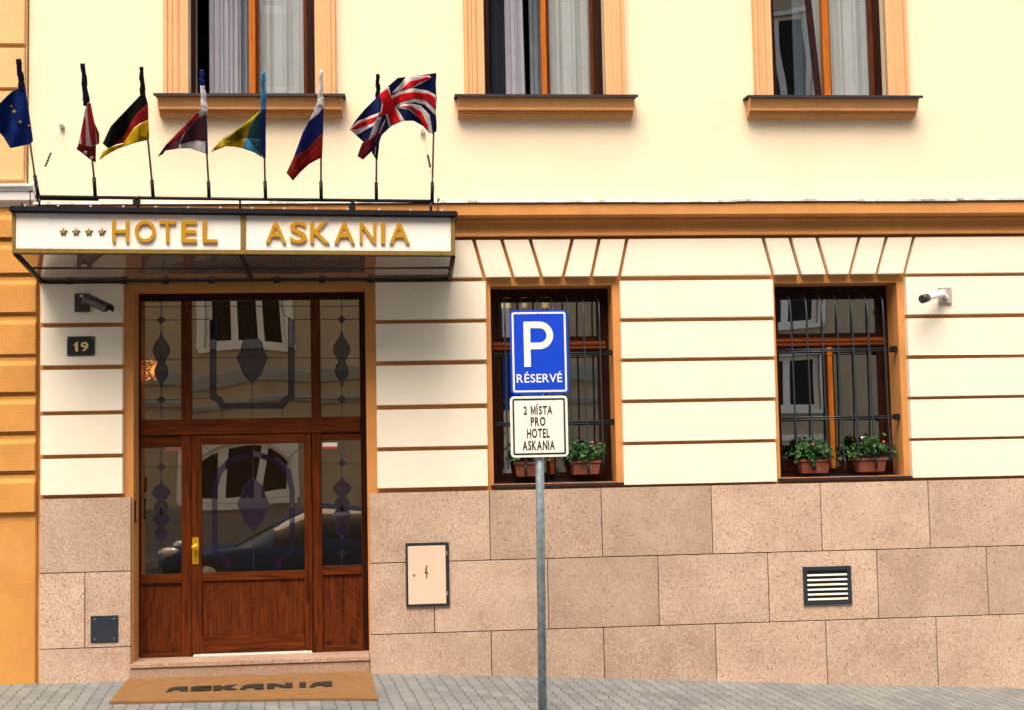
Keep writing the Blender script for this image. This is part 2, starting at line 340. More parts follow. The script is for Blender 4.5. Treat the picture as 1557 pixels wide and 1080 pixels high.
def wall_holes(bm, x0, x1, z0, z1, holes, y0, y1, reveal=True):
    xs = sorted({x0, x1, *[h[0] for h in holes], *[h[1] for h in holes]}); zs = sorted({z0, z1, *[max(z0, h[2]) for h in holes], *[min(z1, h[3]) for h in holes]})
    def q(*p): bm.faces.new([bm.verts.new(v) for v in p])
    for a, b in zip(xs, xs[1:]):
        for c, d in zip(zs, zs[1:]):
            mx, mz = (a+b)/2, (c+d)/2
            if any(h[0] < mx < h[1] and h[2] < mz < h[3] for h in holes): continue
            q((a, y0, c), (b, y0, c), (b, y0, d), (a, y0, d)); q((a, y1, c), (a, y1, d), (b, y1, d), (b, y1, c))
    for a, b, c, d in list(holes) + [(x0, x1, z0, z1)]:
        c = max(c, z0); d = min(d, z1)
        q((a, y0, c), (a, y1, c), (a, y1, d), (a, y0, d)); q((b, y0, c), (b, y0, d), (b, y1, d), (b, y1, c))
        q((a, y0, d), (b, y0, d), (b, y1, d), (a, y1, d)); q((a, y0, c), (a, y1, c), (b, y1, c), (b, y0, c))
    bmesh.ops.remove_doubles(bm, verts=bm.verts, dist=1e-5)

# ------------------------------------------------------------ ground, pavement, road
XA = -.30
def gz(x):
    if x < XA-.6: return 0.0
    if x < XA+.6: t = (x-XA+.6)/1.2; return -.0585*.6*t*t
    return -.0585*(min(x, 14)-XA)
def strip(name, m, y0, y1, dz, x0=-40, x1=40, th=.0, cross=0):
    bm = BM(); xs = [x0, -10, -5, -2] + [XA-.6+.2*i for i in range(7)] + [2, 4, 6, 8, 10, 14, x1]
    ys = [y0, y1]; V = [[bm.verts.new((x, y, gz(x)+dz)) for x in xs] for y in ys]
    for i in range(len(xs)-1): bm.faces.new((V[0][i], V[0][i+1], V[1][i+1], V[1][i]))
    if th:
        W_ = [[bm.verts.new((x, y, gz(x)+dz-th)) for x in xs] for y in ys]
        for i in range(len(xs)-1):
            bm.faces.new((V[0][i], W_[0][i], W_[0][i+1], V[0][i+1])); bm.faces.new((V[1][i], V[1][i+1], W_[1][i+1], W_[1][i]))
    return struct(name, bm, m)
strip('pavement', M['paver'], -3.3, .3, 0)
strip('kerb', M['kerb'], -3.46, -3.303, .004, th=.2)
strip('road', M['asphalt'], -12.2, -3.4, -.13)
strip('kerb', M['kerb'], -12.36, -12.203, .004, th=.2)
strip('pavement', M['paver'], -15.6, -12.363, 0)
strip('ground', M['earth'], -300, 300, -1.2, -300, 300)

# ------------------------------------------------------------ hotel building
ZPL = at(1000, 740)[1]                       # top of the stone plinth
LB = dict(door=(at(203, 720)[0], at(558, 720)[0], .0, at(380, 440)[1]))
r1 = rect(748, 433, 934, 733); r2 = rect(1182, 430, 1369, 724)
zs_lo = (at(840, 737)[1]+at(1285, 724)[1])/2; zs_hi = (r1[3]+r2[3])/2
WIN1 = (r1[0], r1[1], zs_lo, zs_hi); WIN2 = (r2[0], r2[1], zs_lo, zs_hi)
ZC0, ZC1 = at(1000, 357, -.09)[1], at(1000, 305, -.2)[1]     # cornice bottom and top
XL, XR = at(58, 700)[0], 9.5                      # left end and right end of the hotel
XLU = at(43, 150)[0]
UPW = []
for a, b in ((287, 479), (736, 919), (1173, 1347)):
    r = rect(a, 20, b, 148); UPW.append((r[0], r[1], at(800, 149)[1], 7.4))
hotel = thing('hotel_building', 'cream and orange rendered hotel with pink speckled stone plinth and brown glazed entrance', 'building', (0, .3, 0))
XR2 = XR
extra = (WIN2[0]+2.8, WIN2[1]+2.8, WIN2[2], WIN2[3])   # next window bay, beyond the frame
bm = BM(); wall_holes(bm, XL, XR, -1.2, ZC1, [LB['door'], WIN1, WIN2], 0, .55); obj('ground_floor_wall', bm, M['orange'], hotel)
bm = BM(); wall_holes(bm, XLU, XR, ZC1, 9.2, UPW, .02, .55); obj('upper_wall', bm, M['cream'], hotel)
bm = BM(); box(bm, XLU, XR, .55, 8.0, 8.9, 9.2); box(bm, XLU, XR, 7.8, 8, -1.2, 8.9); box(bm, XR-.2, XR, .55, 7.8, -1.2, 8.9); box(bm, XLU, XLU+.2, .55, 7.8, -1.2, 8.9); obj('rear_walls', bm, M['cream'], hotel)
bm = BM(); extr_x(bm, [(-.5, 9.2), (-.5, 9.35), (4, 12), (8.3, 9.35), (8.3, 9.2)], XLU, XR+.1); obj('roof', bm, M['roof'], hotel)
# dim rooms behind the openings, one box with an open front per opening
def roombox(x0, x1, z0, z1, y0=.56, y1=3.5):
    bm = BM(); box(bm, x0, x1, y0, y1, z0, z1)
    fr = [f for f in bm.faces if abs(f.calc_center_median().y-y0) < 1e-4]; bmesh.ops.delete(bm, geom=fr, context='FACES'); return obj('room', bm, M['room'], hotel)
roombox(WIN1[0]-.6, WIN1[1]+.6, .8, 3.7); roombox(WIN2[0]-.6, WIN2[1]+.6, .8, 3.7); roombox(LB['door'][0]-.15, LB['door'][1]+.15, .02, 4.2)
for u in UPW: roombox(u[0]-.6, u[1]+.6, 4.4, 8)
# cornice
e = ZC1-ZC0; zmid = at(1000, 327, -.2)[1]
prof = [(.01, ZC1), (-.19, ZC1-.005), (-.205, ZC1-.03), (-.205, zmid+.012), (-.195, zmid), (-.12, zmid-.006), (-.12, zmid-.03), (-.085, zmid-.045), (-.07, zmid-.09), (-.078, ZC0+.03), (-.09, ZC0+.015), (-.09, ZC0), (.01, ZC0)]
bm = BM(); extr_x(bm, prof, XL, XR+.1); obj('cornice', bm, M['orange'], hotel)
bm = BM()
xx = XL
while xx < XR:
    l = random.uniform(.9, 1.6); dz = random.uniform(-.004, .004)
    extr_x(bm, [(.03, ZC1+.035), (-.215, ZC1+.012+dz), (-.225, ZC1-.012+dz), (-.219, ZC1-.012+dz), (-.21, ZC1+.004), (.03, ZC1+.01)], xx, min(xx+l, XR+.12)); xx += l+.003
obj('cornice_flashing', bm, M['flash'], hotel)
# rusticated panels
def panel(pts, y=-.07): bm = BM(); prism(bm, pts, y, .004); return obj('wall_panel', bm, M['panel'], hotel, bevel=.004, seg=2)
def prect(a, b, c, d, y=-.07):
    x0, x1, z0, z1 = rect(a, b, c, d, y); panel([(x0, z0), (x1, z0), (x1, z1), (x0, z1)])
for t, b in ((431, 490), (497, 556), (563, 626), (632, 692), (698, 753)): prect(61.5, t, 186, b)
for t, b in ((428, 485), (491, 549), (556, 616), (623, 680), (686, 742)): prect(571 + (t-428)*.01, t, 739+(t-428)*.01, b)
for t, b in ((425.5, 482), (488, 544.5), (550, 607), (612.5, 671), (676, 736)): prect(943.5+(t-425)*.02, t, 1176+(t-425)*.02, b)
colD = []
for t, b in ((420, 477), (483, 540), (546, 603), (607.5, 666), (670, 726)):
    x0 = at(1377.5+(t-420)*.035, (t+b)/2, -.055)[0]; z0 = at(1470, b, -.055)[1]; z1 = at(1470, t, -.055)[1]
    panel([(x0, z0), (XR, z0), (XR, z1), (x0, z1)])
# voussoir row
zt, zb = at(1000, 363, -.055)[1], at(1000, 419, -.055)[1]
tops = [570, None, 720.4, 762.8, 806, 870, 911, 953, None, 1160, 1200.7, 1241.8, 1306, 1347.4, 1389]
def X(px, py): return at(px, py, -.055)[0]
J1 = [(720.4, 736), (762.8, 780), (806, 823), (870, 856.5), (911, 899.4), (953, 942), (1160, 1175), (1200.7, 1216.5), (1241.8, 1258), (1306, 1292), (1347.4, 1333), (1389, 1375)]
g = .017
J = [(X(a, 362), X(b, 419)) for a, b in J1]
edges = [(X(571, 362), X(571, 419), 0)] + [(a, b, g) for a, b in J] + [(XR, XR, 0)]
for (a, b, ga), (c, d, gc) in zip(edges, edges[1:]):
    panel([(b+ga, zb), (d-gc, zb), (c-gc, zt), (a+ga, zt)])
panel([(X(61.5, 419), zb), (X(186, 419), zb), (X(186, 362), zt), (X(61.5, 362), zt)])
# stone plinth
zr = [at(1000, 740.5, -.05)[1], at(1000, 845.5, -.05)[1], at(1000, 952, -.05)[1]]
def slab(x0, x1, z0, z1, bottom=False, yb=.002):
    bm = BM(); jg = .0035
    lo0, lo1 = (gz(x0)-.03, gz(x1)-.03) if bottom else (z0+jg, z0+jg)
    hexa(bm, [(x0+jg, -.066, lo0), (x1-jg, -.066, lo1), (x1-jg, -.066, z1-jg), (x0+jg, -.066, z1-jg), (x0+jg, yb, lo0), (x1-jg, yb, lo1), (x1-jg, yb, z1-jg), (x0+jg, yb, z1-jg)])
    obj('stone_slab', bm, M['stone'], hotel, bevel=.003, seg=2)
rows = [([562, 744.5, 914.5, 1082, 1248, 1412], 790), ([562, 660, 833, 1001, 1168, 1334, 1501], 895), ([562, 747, 918, 1088, 1256, 1424], 990)]
for i, (xsp, py) in enumerate(rows):
    xs = [at(p, py, -.05)[0] for p in xsp]
    while xs[-1] < XR-1: xs.append(xs[-1]+1.045)
    xs[-1] = XR
    for j, (a, b) in enumerate(zip(xs, xs[1:])):
        slab(a, b, zr[i+1] if i < 2 else 0, zr[i], i == 2, .25 if j == 0 else .002)
xl0, xl1 = at(60, 900, -.05)[0], at(199.5, 900, -.05)[0]; xlm = at(129.5, 930, -.05)[0]
zl = [at(130, 758, -.05)[1], at(130, 871, -.05)[1], at(130, 986, -.05)[1]]
slab(xl0, xl1, zl[1], zl[0], yb=.25); slab(xl0, xlm, zl[2], zl[1]); slab(xlm, xl1, zl[2], zl[1], yb=.25); slab(xl0, xl1, 0, zl[2], True, .25)
bm = BM(); box(bm, at(563, 900, -.05)[0]+.01, XR-.01, -.055, -.001, -1, zr[0]-.006); box(bm, xl0+.006, xl1-.01, -.055, -.001, -.2, zl[0]-.006); obj('mortar_bed', bm, M['mortar'], hotel)
bm = BM(); box(bm, XL-.035, XL-.002, .01, .3, -.1, ZC1+.1); obj('party_wall_joint', bm, M['mortar'], hotel)

# doorstep
sx0, sx1 = at(197.5, 1010, -.06)[0], at(563, 1010, -.06)[0]
zst = at(380, 1004, -.06)[1]
bm = BM(); box(bm, xl1+.002, sx1-.006, -.082, .40, -.05, zst-.045); obj('doorstep', bm, M['step'], hotel, bevel=.005)
bm = BM(); box(bm, xl1+.002, sx1-.006, -.095, .40, zst-.042, zst); obj('doorstep_tread', bm, M['step'], hotel, bevel=.006)

# ---------------- entrance
YD = .25
ent = BM()
def R_(a, b, c, d, y=YD): return rect(a, b, c, d, y)
def fr(bm, a, b, c, d, y0=YD, th=.07, yref=YD):
    x0, x1, z0, z1 = rect(a, b, c, d, yref); box(bm, x0, x1, y0, y0+th, z0, z1)
D = LB['door']
zb_, = (zst+.002,)
x = lambda px, py=740: at(px, py, YD)[0]
z = lambda py, px=380: at(px, py, YD)[1]
# verticals full height
XO0, XG0, XM0, XM1, XM2, XM3, XG1, XO1 = x(200)-.02, x(213.5), x(276), x(291.5), x(474.5), x(489), x(549), x(560)+.03
ZT1, ZTG, ZB1, ZB2 = z(436), z(456), z(637), z(661)
box(ent, XO0, XG0, YD, YD+.08, zb_, ZT1+.05, 2); box(ent, XG1, XO1, YD, YD+.08, zb_, ZT1+.05, 2)
box(ent, XG0+.001, XG1-.001, YD+.003, YD+.075, ZTG, ZT1+.05, 2)
box(ent, XM0, XM1, YD-.012, YD+.075, zb_, ZTG-.002); box(ent, XM2, XM3, YD-.012, YD+.075, zb_, ZTG-.002)
box(ent, XG0+.001, XG1-.001, YD-.025, YD+.07, ZB2, ZB1, 1)
for a, b, s in ((XG0, XM0, 244), (XM3, XG1, 520)):
    dzs = 3 if s == 244 else -3
    zz = [z(676+dzs, 380), z(868+dzs, 380), z(882+dzs, 380), z(985, 380)]
    box(ent, a+.001, b-.001, YD+.002, YD+.07, zz[0], ZB2-.002, 1)
    box(ent, a+.001, b-.001, YD-.006, YD+.07, zz[2], zz[1], 1); box(ent, a+.001, b-.001, YD-.004, YD+.07, zb_, zz[3], 1)
door = obj('entrance_frame', ent, [M['wood'], M['woodh'], M['dwood']], hotel, bevel=.006)
door['label'] = 'brown timber door frame with transom rail and two mullions'
def glazing(name, x0, x1, z0, z1, m, par, y=YD+.03):
    bm = BM(); box(bm, x0-.004, x1+.004, y, y+.006, z0-.004, z1+.004); return obj(name, bm, m, par)
ZS = [z(676), z(868), z(882), z(985)]
glazing('pane', XG0, XM0, ZB1, ZTG, GL['door'][0], door); glazing('pane', XM1, XM2, ZB1, ZTG, GL['door'][1], door); glazing('pane', XM3, XG1, ZB1, ZTG, GL['door'][2], door)
glazing('pane', XG0, XM0, z(871), z(679), GL['door'][3], door); glazing('pane', XM3, XG1, z(865), z(673), GL['door'][5], door)
def wood_panel(name, x0, x1, z0, z1, par, y=YD+.02, n=4, vx=None):
    bm = BM(); box(bm, x0-.003, x1+.003, y, y+.03, z0-.003, z1+.003)
    o = obj(name, bm, M['wood'], par)
    bm = BM(); cx = (x0+x1)/2 if vx is None else vx
    step = (x1-x0)/n/1.0
    for sgn in (-1, 1):
        for k in range(-6, 8):
            za = z0 + k*.10
            xa, xb = (cx, x1-.01) if sgn > 0 else (x0+.01, cx)
            # line falling away from the centre line
            p, q = (xa, za+.55*(xb-xa)*1.5), (xb, za) 
            if sgn < 0: p, q = (xa, za), (xb, za+.55*(xb-xa)*1.5)
            # clip to panel height
            (ax, az), (bx, bz) = p, q
            def cl(ax, az, bx, bz, lim, lo):
                if (az < lim) == lo and (bz < lim) == lo: return None
                if (az < lim) == lo: t = (lim-az)/(bz-az); ax, az = ax+(bx-ax)*t, lim
                elif (bz < lim) == lo: t = (lim-az)/(bz-az); bx, bz = ax+(bx-ax)*t, lim
                return ax, az, bx, bz
            c_ = cl(ax, az, bx, bz, z0+.02, True)
            c_ = cl(*c_, z1-.02, False) if c_ else None
            if not c_ or abs(c_[0]-c_[2]) < .02: continue
            ax, az, bx, bz = c_; d = Vector((bx-ax, bz-az)).normalized()*.0022; nx, nz = -d.y, d.x
            prism(bm, [(ax+nx, az+nz), (bx+nx, bz+nz), (bx-nx, bz-nz), (ax-nx, az-nz)], y-.003, y+.002)
    obj('panel_bead', bm, M['bead'], par)
    return o
wood_panel('lower_panel', XG0, XM0, z(985), z(885), door); wood_panel('lower_panel', XM3, XG1, z(985), z(879), door)
# small black drain caps on the transom rail
bm = BM()
for px in (220, 268, 298, 467, 496, 542):
    a, b, c, d = rect(px-3, 640, px+4, 643, YD-.025); bm = BM(); box(bm, a, b, YD-.027, YD-.02, c, d); obj('drain_cap', bm, M['black'], door)
for px, py in ((222, 991), (264, 990), (500, 978), (538, 977)):
    a, b, c, d = rect(px-4, py-2, px+4, py+1.5, YD-.004); bm = BM(); box(bm, a, b, YD-.006, YD, c, d); obj('drain_cap', bm, M['black'], door)
# door leaf
lf = BM(); yl = YD-.03
lx0, lx1 = XM1+.004, XM2-.003; lz0, lz1 = zst+.028, ZB2-.006
gx0, gx1, gz0, gz1 = x(307), x(462.5), z(870), z(676); pz0, pz1 = z(966), z(883)
box(lf, lx0, gx0, yl, yl+.07, lz0, lz1); box(lf, gx1, lx1, yl, yl+.07, lz0, lz1)
box(lf, gx0+.0005, gx1-.0005, yl+.001, yl+.069, gz1, lz1, 1); box(lf, gx0+.0005, gx1-.0005, yl+.001, yl+.069, pz1, gz0, 1); box(lf, gx0+.0005, gx1-.0005, yl+.001, yl+.069, lz0, pz0, 1)
leaf = obj('door_leaf', lf, [M['wood'], M['woodh'], M['dwood']], hotel, bevel=.006)
glazing('pane', gx0, gx1, gz0, gz1, GL['door'][4], leaf, yl+.03)
wood_panel('lower_panel', gx0, gx1, pz0, pz1, leaf, yl+.02)
bm = BM(); box(bm, lx0+.01, lx1-.01, yl+.01, yl+.06, zst+.002, zst+.024); obj('threshold_strip', bm, M['white'], leaf)
bm = BM(); a, b, c, d = rect(292.5, 818, 302.5, 859, yl); box(bm, a, b, yl-.012, yl, c, d); hm = BM()
hx, hz = (a+b)/2, c+(d-c)*.64
plate = obj('door_handle', bm, M['gold'], leaf, bevel=.004)
tube(hm, [(hx, yl-.01, hz), (hx, yl-.03, hz), (hx, yl-.05, hz), (hx, yl-.075, hz), (hx, yl-.085, hz)], [.011, .011, .028, .03, .012], 16)
tube(hm, [(hx, yl-.013, c+.045), (hx, yl-.022, c+.045)], .010, 12)
bmk = obj('door_knob', hm, M['gold'], leaf)
# stained glass overlay: px polygons on the pane plane
def stained(par, yp, px0, px1, py0, py1, kind):
    bl, bp = BM(), BM(); yy = yp-.004
    P = lambda a, b: at(a, b, yp)
    def line(a, b, c, d, wd=.9):
        p, q = Vector(P(a, b)), Vector(P(c, d)); n = (q-p).normalized(); n = Vector((-n.y, n.x))*wd*.0033
        prism(bl, [tuple(p+n), tuple(q+n), tuple(q-n), tuple(p-n)], yy-.002, yy+.001)
    def poly(pts): prism(bp, [P(*q) for q in pts][::-1], yy-.0008, yy+.0015)
    def path(pts):
        for (a, b), (c, d) in zip(pts, pts[1:]): line(a, b, c, d)
    cx = (px0+px1)/2+.5
    def ogee(cx, cy, wd, h, fat=1):
        s = [(0, -1), (.18, -.78), (.62, -.62), (.95, -.42), (.98, -.28), (.72, -.1), (.3, .12), (.62, .3), (.8, .42), (.66, .62), (.3, .74), (0, 1)]
        if fat == 2: s = [(0, -1), (.28, -.8), (.62, -.66), (.74, -.35), (1.0, 0), (.78, .3), (.6, .6), (.3, .8), (0, 1)]
        o = [(cx+u*wd, cy+v*h) for u, v in s] + [(cx-u*wd, cy+v*h) for u, v in s[-2:0:-1]]
        poly(o); path(o+[o[0]]); line(cx-wd*.8, cy+h*.35, cx+wd*.7, cy-h*.45, .6); line(cx+wd*.8, cy+h*.35, cx-wd*.7, cy-h*.45, .6)
    def dia(cx, cy, r): o = [(cx, cy-r), (cx+r, cy), (cx, cy+r), (cx-r, cy)]; poly(o); path(o+[o[0]])
    if kind == 'sideU':
        line(cx, py0, cx, py0+46); line(cx, py1-52, cx, py1)
        for dy in (10, 30, 91, 153): line(px0, py0+dy, px1, py0+dy)
        dia(cx, py0+30, 6); dia(cx, py0+153, 6); ogee(cx, py0+91, 13, 44); 
    if kind == 'sideL':
        line(cx, py0, cx, py0+54); line(cx, py0+142, cx, py1)
        for dy in (32, 100): line(px0, py0+dy, px1, py0+dy)
        dia(cx, py0+32, 6); ogee(cx, py0+80, 14, 28); ogee(cx, py0+120, 13, 28); dia(cx, py0+170, 6)
    if kind == 'bigU':
        for dy in (10, 30, 90, 152): 
            if dy == 30: line(px0, py0+dy, px0+27, py0+dy); line(px1-28, py0+dy, px1, py0+dy)
            elif dy == 152: line(px0, py0+dy, px0+27, py0+dy); line(px1-28, py0+dy, px1, py0+dy)
            else: line(px0, py0+dy, px1, py0+dy)
        line(cx-45, py0, cx-45, py0+10); line(cx+45, py0, cx+45, py0+10); line(cx, py0, cx, py0+60); line(cx, py0+130, cx, py1)
        line(cx-46, py0+166, cx-46, py1); line(cx+46, py0+166, cx+46, py1)
        a = 55
        o = [(cx-a-9, py0+32), (cx-a, py0+28), (cx-a, py0+146), (cx-a+7, py0+150), (cx-a+14, py0+159), (cx+a-14, py0+159), (cx+a-7, py0+150), (cx+a, py0+146), (cx+a, py0+28), (cx+a+9, py0+32), (cx+a+9, py0+151), (cx+a, py0+156), (cx+a-8, py0+167), (cx-a+8, py0+167), (cx-a, py0+156), (cx-a-9, py0+151)]
        poly(o); path(o+[o[0]]); ogee(cx, py0+90, 23, 40, 2)
        path([(px0+27, py0+152), (px0+38, py0+156), (px0+46, py0+166)]); path([(px1-27, py0+152), (px1-38, py0+156), (px1-46, py0+166)])
        path([(cx-a-9, py0+32), (cx-a+6, py0+24), (cx-45, py0+10)]); path([(cx+a+9, py0+32), (cx+a-6, py0+24), (cx+45, py0+10)])
    if kind == 'bigL':
        line(cx, py0, cx, py0+52); line(cx, py0+135, cx, py1); line(px0, py0, px0+24, py0+22); line(px1, py0, px1-24, py0+22); line(px0, py0+90, px1, py0+90, .7)
        a = 55
        o = [(cx-a-8, py0+160), (cx-a-8, py0+70), (cx-a-2, py0+40), (cx-38, py0+22), (cx, py0+10), (cx+38, py0+22), (cx+a+2, py0+40), (cx+a+8, py0+70), (cx+a+8, py0+160), (cx+a, py0+160), (cx+a, py0+70), (cx+a-7, py0+46), (cx+34, py0+30), (cx, py0+18), (cx-34, py0+30), (cx-a+7, py0+46), (cx-a, py0+70), (cx-a, py0+160)]
        poly(o); o2 = [(cx-a-8, py0+162), (cx-a, py0+162), (cx-34, py0+176), (cx-34, py1), (cx-42, py1), (cx-42, py0+180)]; poly(o2)
        o3 = [(2*cx-u, v) for u, v in o2][::-1]; poly(o3)
        ogee(cx, py0+92, 24, 42, 2)
    obj('leading', bl, M['leading'], par); obj('stained_glass', bp, M['purple'], par)
yp = YD+.03
stained(door, yp, 213.5, 276, 456, 637, 'sideU'); stained(door, yp, 489, 549, 455, 635, 'sideU'); stained(door, yp, 291.5, 474.5, 455, 637, 'bigU')
stained(door, yp, 213.5, 276, 679, 871, 'sideL'); stained(door, yp, 489.5, 549.5, 673, 865, 'sideL'); stained(leaf, yl+.03, 307, 462.5, 676, 870, 'bigL')
for px, py in ((252, 677), (490, 674)):
    a, b, c, d = rect(px, py, px+23, py+9, yp); bm = BM(); box(bm, a, b, yp-.009, yp-.007, c+(d-c)*.35, d); obj('sticker', bm, M['white'], door)
    bm = BM(); box(bm, a, b, yp-.009, yp-.007, c, c+(d-c)*.33); obj('sticker', bm, M['sticker'], door)
# latch plate and hinges on the left jamb
bm = BM()
a, b, c, d = rect(197, 728, 201, 752, -.02); box(bm, a+.004, b+.03, .02, .05, c, d); obj('jamb_plate', bm, M['brass'], hotel)
bm = BM()
for t, q in ((763, 766), (792, 795)):
    a, b, c, d = rect(201, t, 204, q, 0); box(bm, a, b+.012, .03, .07, c, d)
a, b, c, d = rect(201, 766, 203, 792, 0); box(bm, a, b+.01, .04, .06, c, d); obj('jamb_hinge', bm, M['black'], hotel)

# ---------------- ground-floor windows (parts of the hotel)
def lower_window(W_, ox, gm, flip=0):
    YW = .28; x0, x1, z0, z1 = W_
    wd = x1-x0; ht = z1-z0
    zt_ = z0+ht*.705; f = .065
    bm = BM()
    box(bm, x0-.01, x0+f, YW, YW+.07, z0-.03, z1+.02); box(bm, x1-f, x1+.01, YW, YW+.07, z0-.03, z1+.02)
    box(bm, x0+f+.001, x1-f-.001, YW+.002, YW+.068, z1-.08, z1+.02); box(bm, x0+f+.001, x1-f-.001, YW+.002, YW+.068, z0-.03, z0+.05)
    fm = obj('window', bm, M['dwood'], hotel, bevel=.005)
    # transom with moulding
    bm = BM(); extr_x(bm, [(YW+.06, zt_-.045), (YW-.01, zt_-.045), (YW-.035, zt_-.03), (YW-.035, zt_-.018), (YW-.02, zt_-.006), (YW-.035, zt_+.004), (YW-.035, zt_+.018), (YW-.01, zt_+.03), (YW-.01, zt_+.045), (YW+.06, zt_+.045)], x0+f-.03, x1-f+.03)
    obj('transom', bm, M['mwood'], fm)
    # sash rails round the top light and the two casements
    cx = (x0+x1)/2
    bm = BM(); s = .045
    def ring(a, b, c, d, y=YW+.012, th=.045):
        box(bm, a, a+s, y, y+th, c, d); box(bm, b-s, b, y, y+th, c, d); box(bm, a+s+.0005, b-s-.0005, y+.0015, y+th-.001, d-s, d); box(bm, a+s+.0005, b-s-.0005, y+.0015, y+th-.001, c, c+s)
    ring(x0+f+.002, x1-f-.002, zt_+.047, z1-.082); ring(x0+f+.002, cx-.004, z0+.052, zt_-.047); ring(cx+.004, x1-f-.002, z0+.052, zt_-.047)
    obj('sash', bm, M['dwood'], fm, bevel=.004)
    bm = BM(); box(bm, x0+f+s, x1-f-s, YW+.035, YW+.041, zt_+.09, z1-.12); obj('pane', bm, gm[0], fm)
    bm = BM(); box(bm, x0+f+s, cx-s, YW+.035, YW+.041, z0+.09, zt_-.09); obj('pane', bm, gm[1], fm)
    bm = BM(); box(bm, cx+s, x1-f-s, YW+.035, YW+.041, z0+.09, zt_-.09); obj('pane', bm, gm[2], fm)
    bm = BM(); box(bm, cx-.022, cx+.022, YW-.03, YW+.013, z0+.075, zt_-.085); box(bm, cx-.03, cx+.03, YW-.038, YW+.013, zt_-.135, zt_-.115)
    extr_z(bm, [(cx-.028, YW+.012), (cx-.028, YW-.03), (cx, YW-.045), (cx+.028, YW-.03), (cx+.028, YW+.012)], zt_-.083, zt_-.05)
    obj('mullion', bm, M['owood'] if flip else M['mwood'], fm, bevel=.004)
    # sheet metal sill
    bm = BM(); extr_x(bm, [(YW, z0+.012), (-.06, z0-.008), (-.065, z0-.028), (-.06, z0-.028), (-.05, z0-.016), (YW, z0+.003)], x0-.005 if True else 0, x1+.005)
    box(bm, x1-.01, x1+.06, -.065, -.002, z0-.028, z0-.009); box(bm, x0-.03, x0+.01, -.065, -.002, z0-.028, z0-.009)
    obj('window_sill', bm, M['lead'], fm)
lower_window(WIN1, 0, GL['low'][::-1], 0); lower_window(WIN2, 0, GL['low'], 1)

def grille(W_, px_top, label, pyt=450):
    x0, x1, z0, z1 = W_; ht = z1-z0
    t = thing('window_grille', label, 'window bars', ((x0+x1)/2, .05, z0), 'iron bar grilles over the ground-floor windows')
    ztop = z1-.10
    for X_ in px_top:
        bm = BM(); zt = ztop-.07
        tube(bm, [(X_-.012, .235, ztop+.03), (X_-.006, .16, ztop), (X_, .085, zt), (X_, .07, zt-.2), (X_+.002, .06, z0+.7), (X_, .02, z0+.22), (X_, .015, z0+.14)], .0085, 8)
        obj('bar', bm, M['iron'], t)
    zc = (z0+ht*.655, z0+ht*.30)
    for zz in zc:
        for dz in (-.011, .011):
            bm = BM(); yb = .075 if zz > z0+1 else .058; tube(bm, [(x0+.03, yb, zz+dz), (x1+.004, yb, zz+dz)], .0065, 8); obj('crossbar', bm, M['iron'], t)
        bm = BM(); box(bm, x1-.06, x1+.004, .04, .10, zz-.03, zz+.03); obj('wall_bracket', bm, M['black'], t, bevel=.008)
    # split feet curling forward over the flower pots
    for X_ in px_top[1::2]:
        bm = BM(); tube(bm, [(X_, .015, z0+.2), (X_, -.005, z0+.15), (X_, -.012, z0+.09), (X_, .0, z0+.075), (X_, .012, z0+.09)], [.010, .013, .014, .013, .008], 8); obj('bar_foot', bm, M['black'], t)
def bars(px, py, y=.08): return [at(p, py, y)[0] for p in px]
grille(WIN2, bars([1205, 1229, 1252, 1275, 1298, 1322, 1346], 560), 'dark iron bars over the right barred window, the one with two pots in full view')
grille(WIN1, bars([769, 795, 820, 842, 866, 889, 913], 560), 'dark iron bars over the barred window behind the blue parking sign')

